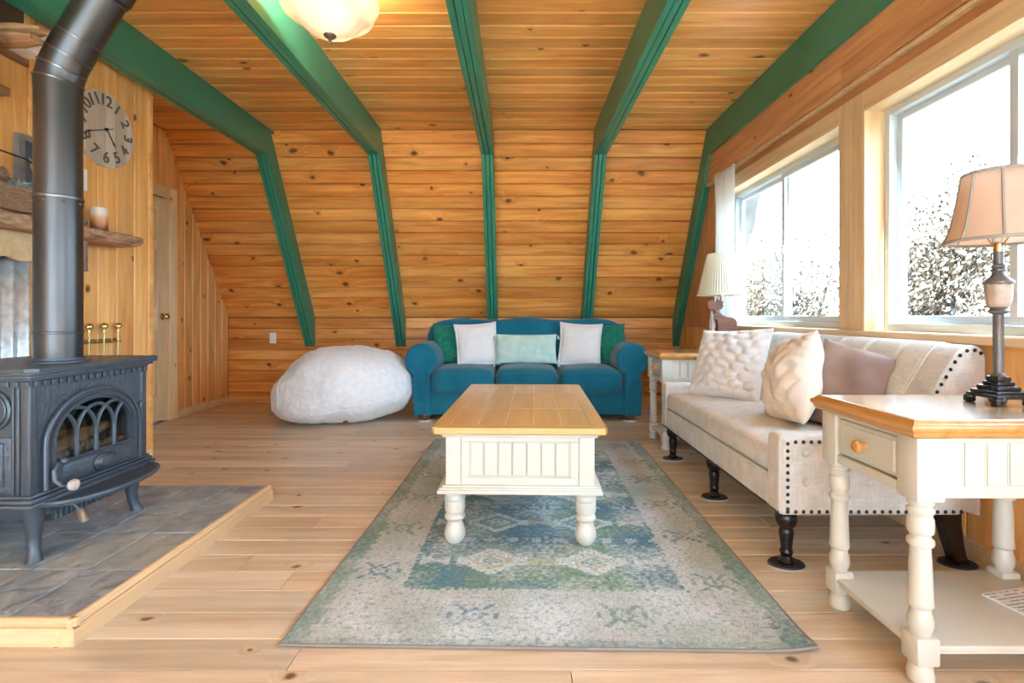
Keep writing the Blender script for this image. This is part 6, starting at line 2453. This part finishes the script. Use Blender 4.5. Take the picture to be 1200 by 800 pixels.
# roof overhang with ragged shingle edge, seen through the far window
ov = MB()
pts = []
for i in range(31):
    f = i / 30
    p = Vector((YK + 0.35, ZK - 0.58)).lerp(Vector((YS - 0.1, ZC + 0.17)), f)
    pts.append((p.x, p.y, 2.27 + 0.05 * noise.noise(Vector((f * 9, 0, 3))) + 0.03 * noise.noise(Vector((f * 30, 0, 1)))))
for k_, (d, inset) in enumerate(((0.0, 0.0), (-0.05, 0.01))):
    pass
vs_, fs_ = [], []
for (y, z, xe) in pts:
    vs_ += [(1.87, y, z), (xe, y, z), (xe, y + 0.075, z + 0.045), (1.87, y + 0.075, z + 0.045)]
for i in range(30):
    a = i * 4
    for q in range(4):
        fs_.append((a + q, a + (q + 1) % 4, a + 4 + (q + 1) % 4, a + 4 + q))
ov.add(vs_, fs_)
o = ov.build('roof_overhang', 'shingle', smooth=False)
o['kind'] = 'structure'
o['label'] = 'shingled roof overhang outside the far window'


def tree(loc, h, rad, nleaf, mat, label, seed, low=0.2, lsize=0.042):
    rr = random.Random(seed)
    t = thing('broadleaf_tree', label, 'tree', loc, group='trees outside the windows')
    tr = MB()
    tips = []
    base = Vector((0, 0, 0))
    for k in range(7):
        a = rr.uniform(0, 2 * PI)
        top = Vector((math.cos(a) * rad * rr.uniform(0.2, 0.75), math.sin(a) * rad * rr.uniform(0.2, 0.75), h * rr.uniform(0.55, 0.95)))
        mid = top * 0.45 + Vector((0, 0, h * 0.08))
        pts = [base, base.lerp(mid, 0.5) + Vector((rr.uniform(-.1, .1), rr.uniform(-.1, .1), 0)), mid, mid.lerp(top, 0.5) + Vector((rr.uniform(-.15, .15), rr.uniform(-.15, .15), 0.05)), top]
        tr.tube(pts, [0.06, 0.05, 0.038, 0.022, 0.008], 6)
        tips += [mid, mid.lerp(top, 0.5), top]
        for q in range(4):
            s = mid.lerp(top, rr.uniform(0.0, 0.8))
            e = s + Vector((rr.uniform(-1, 1), rr.uniform(-1, 1), rr.uniform(-0.1, 0.8))) * rad * 0.4
            tr.tube([s, s.lerp(e, 0.5) + Vector((0, 0, 0.04)), e], [0.014, 0.009, 0.003], 5)
            tips += [e, s.lerp(e, 0.6)]
    tr.build('trunk', 'tree_bark', t)
    lf = MB()
    vs_, fs_ = [], []
    for _ in range(nleaf):
        c = rr.choice(tips) + Vector((rr.gauss(0, 1), rr.gauss(0, 1), rr.gauss(0, 0.8))) * rad * 0.19
        if c.z < h * low:
            c.z = h * low + rr.uniform(0, 0.3 * h)
        n = Vector((rr.gauss(0, 1), rr.gauss(0, 1), rr.gauss(0, 1))).normalized()
        a = n.orthogonal().normalized()
        bb_ = n.cross(a)
        s = lsize * rr.uniform(0.6, 1.3)
        i0 = len(vs_)
        vs_ += [c - a * s, c + bb_ * s * 0.5, c + a * s, c - bb_ * s * 0.5]
        fs_.append((i0, i0 + 1, i0 + 2, i0 + 3))
    lf.add(vs_, fs_)
    o = lf.build('foliage', mat, t, smooth=False)
    o['kind'] = 'stuff'


TREES = [((5.95, 7.6, -0.75), 4.4, 1.9, 12000, 'leaf_green', 'large thin leaved tree outside the window behind the tall lamp', 1),
         ((9.2, 8.0, -0.6), 3.2, 1.8, 7000, 'leaf_tan', 'pale leafy tree at the right edge behind the tall lamp shade', 2),
         ((5.6, 10.2, -0.75), 3.5, 1.4, 7500, 'leaf_green', 'dense rounded tree in the right pane of the far window', 3),
         ((5.2, 12.2, -0.75), 3.1, 1.5, 4200, 'leaf_tan', 'thin tree in the left pane of the far window', 4)]
for a in TREES:
    tree(*a)
# low dry scrub
rs = random.Random(5)
for k_, (x, y, lab) in enumerate(((4.6, 10.8, 'dry scrub bush low in the left pane of the far window'), (5.0, 8.9, 'dry scrub bush low in the right pane of the far window'),
                                  (5.0, 6.4, 'dry scrub bush low in the window left of the tall lamp'), (5.6, 5.6, 'dry scrub bush behind the pole of the tall lamp'), (6.9, 6.2, 'dry scrub bush right of the tall lamp'))):
    t = thing('scrub_bush', lab, 'bush', (x, y, -0.80), group='dry scrub outside')
    vs_, fs_ = [], []
    for _ in range(1500):
        a = rs.uniform(0, 2 * PI)
        r_ = 1.05 * math.sqrt(rs.random())
        hgt = 1.50 * (1 - (r_ / 1.25) ** 2)
        c = Vector((r_ * math.cos(a), r_ * math.sin(a), hgt * rs.random() ** 0.7))
        n = Vector((rs.gauss(0, 1), rs.gauss(0, 1), rs.gauss(0, 1))).normalized()
        u_ = n.orthogonal().normalized()
        v_ = n.cross(u_)
        s = 0.036 * rs.uniform(0.6, 1.3)
        i0 = len(vs_)
        vs_ += [c - u_ * s, c + v_ * s * 0.5, c + u_ * s, c - v_ * s * 0.5]
        fs_.append((i0, i0 + 1, i0 + 2, i0 + 3))
    o = MB().add(vs_, fs_).build('foliage', 'leaf_tan', t, smooth=False)
    o['kind'] = 'stuff'
    st_ = MB()
    for q in range(8):
        a = 2 * PI * q / 8
        st_.tube([(0, 0, 0), (0.4 * math.cos(a), 0.4 * math.sin(a), 0.6), (0.8 * math.cos(a), 0.8 * math.sin(a), 1.0)], [0.02, 0.012, 0.004], 5)
    st_.build('stems', 'tree_bark', t)
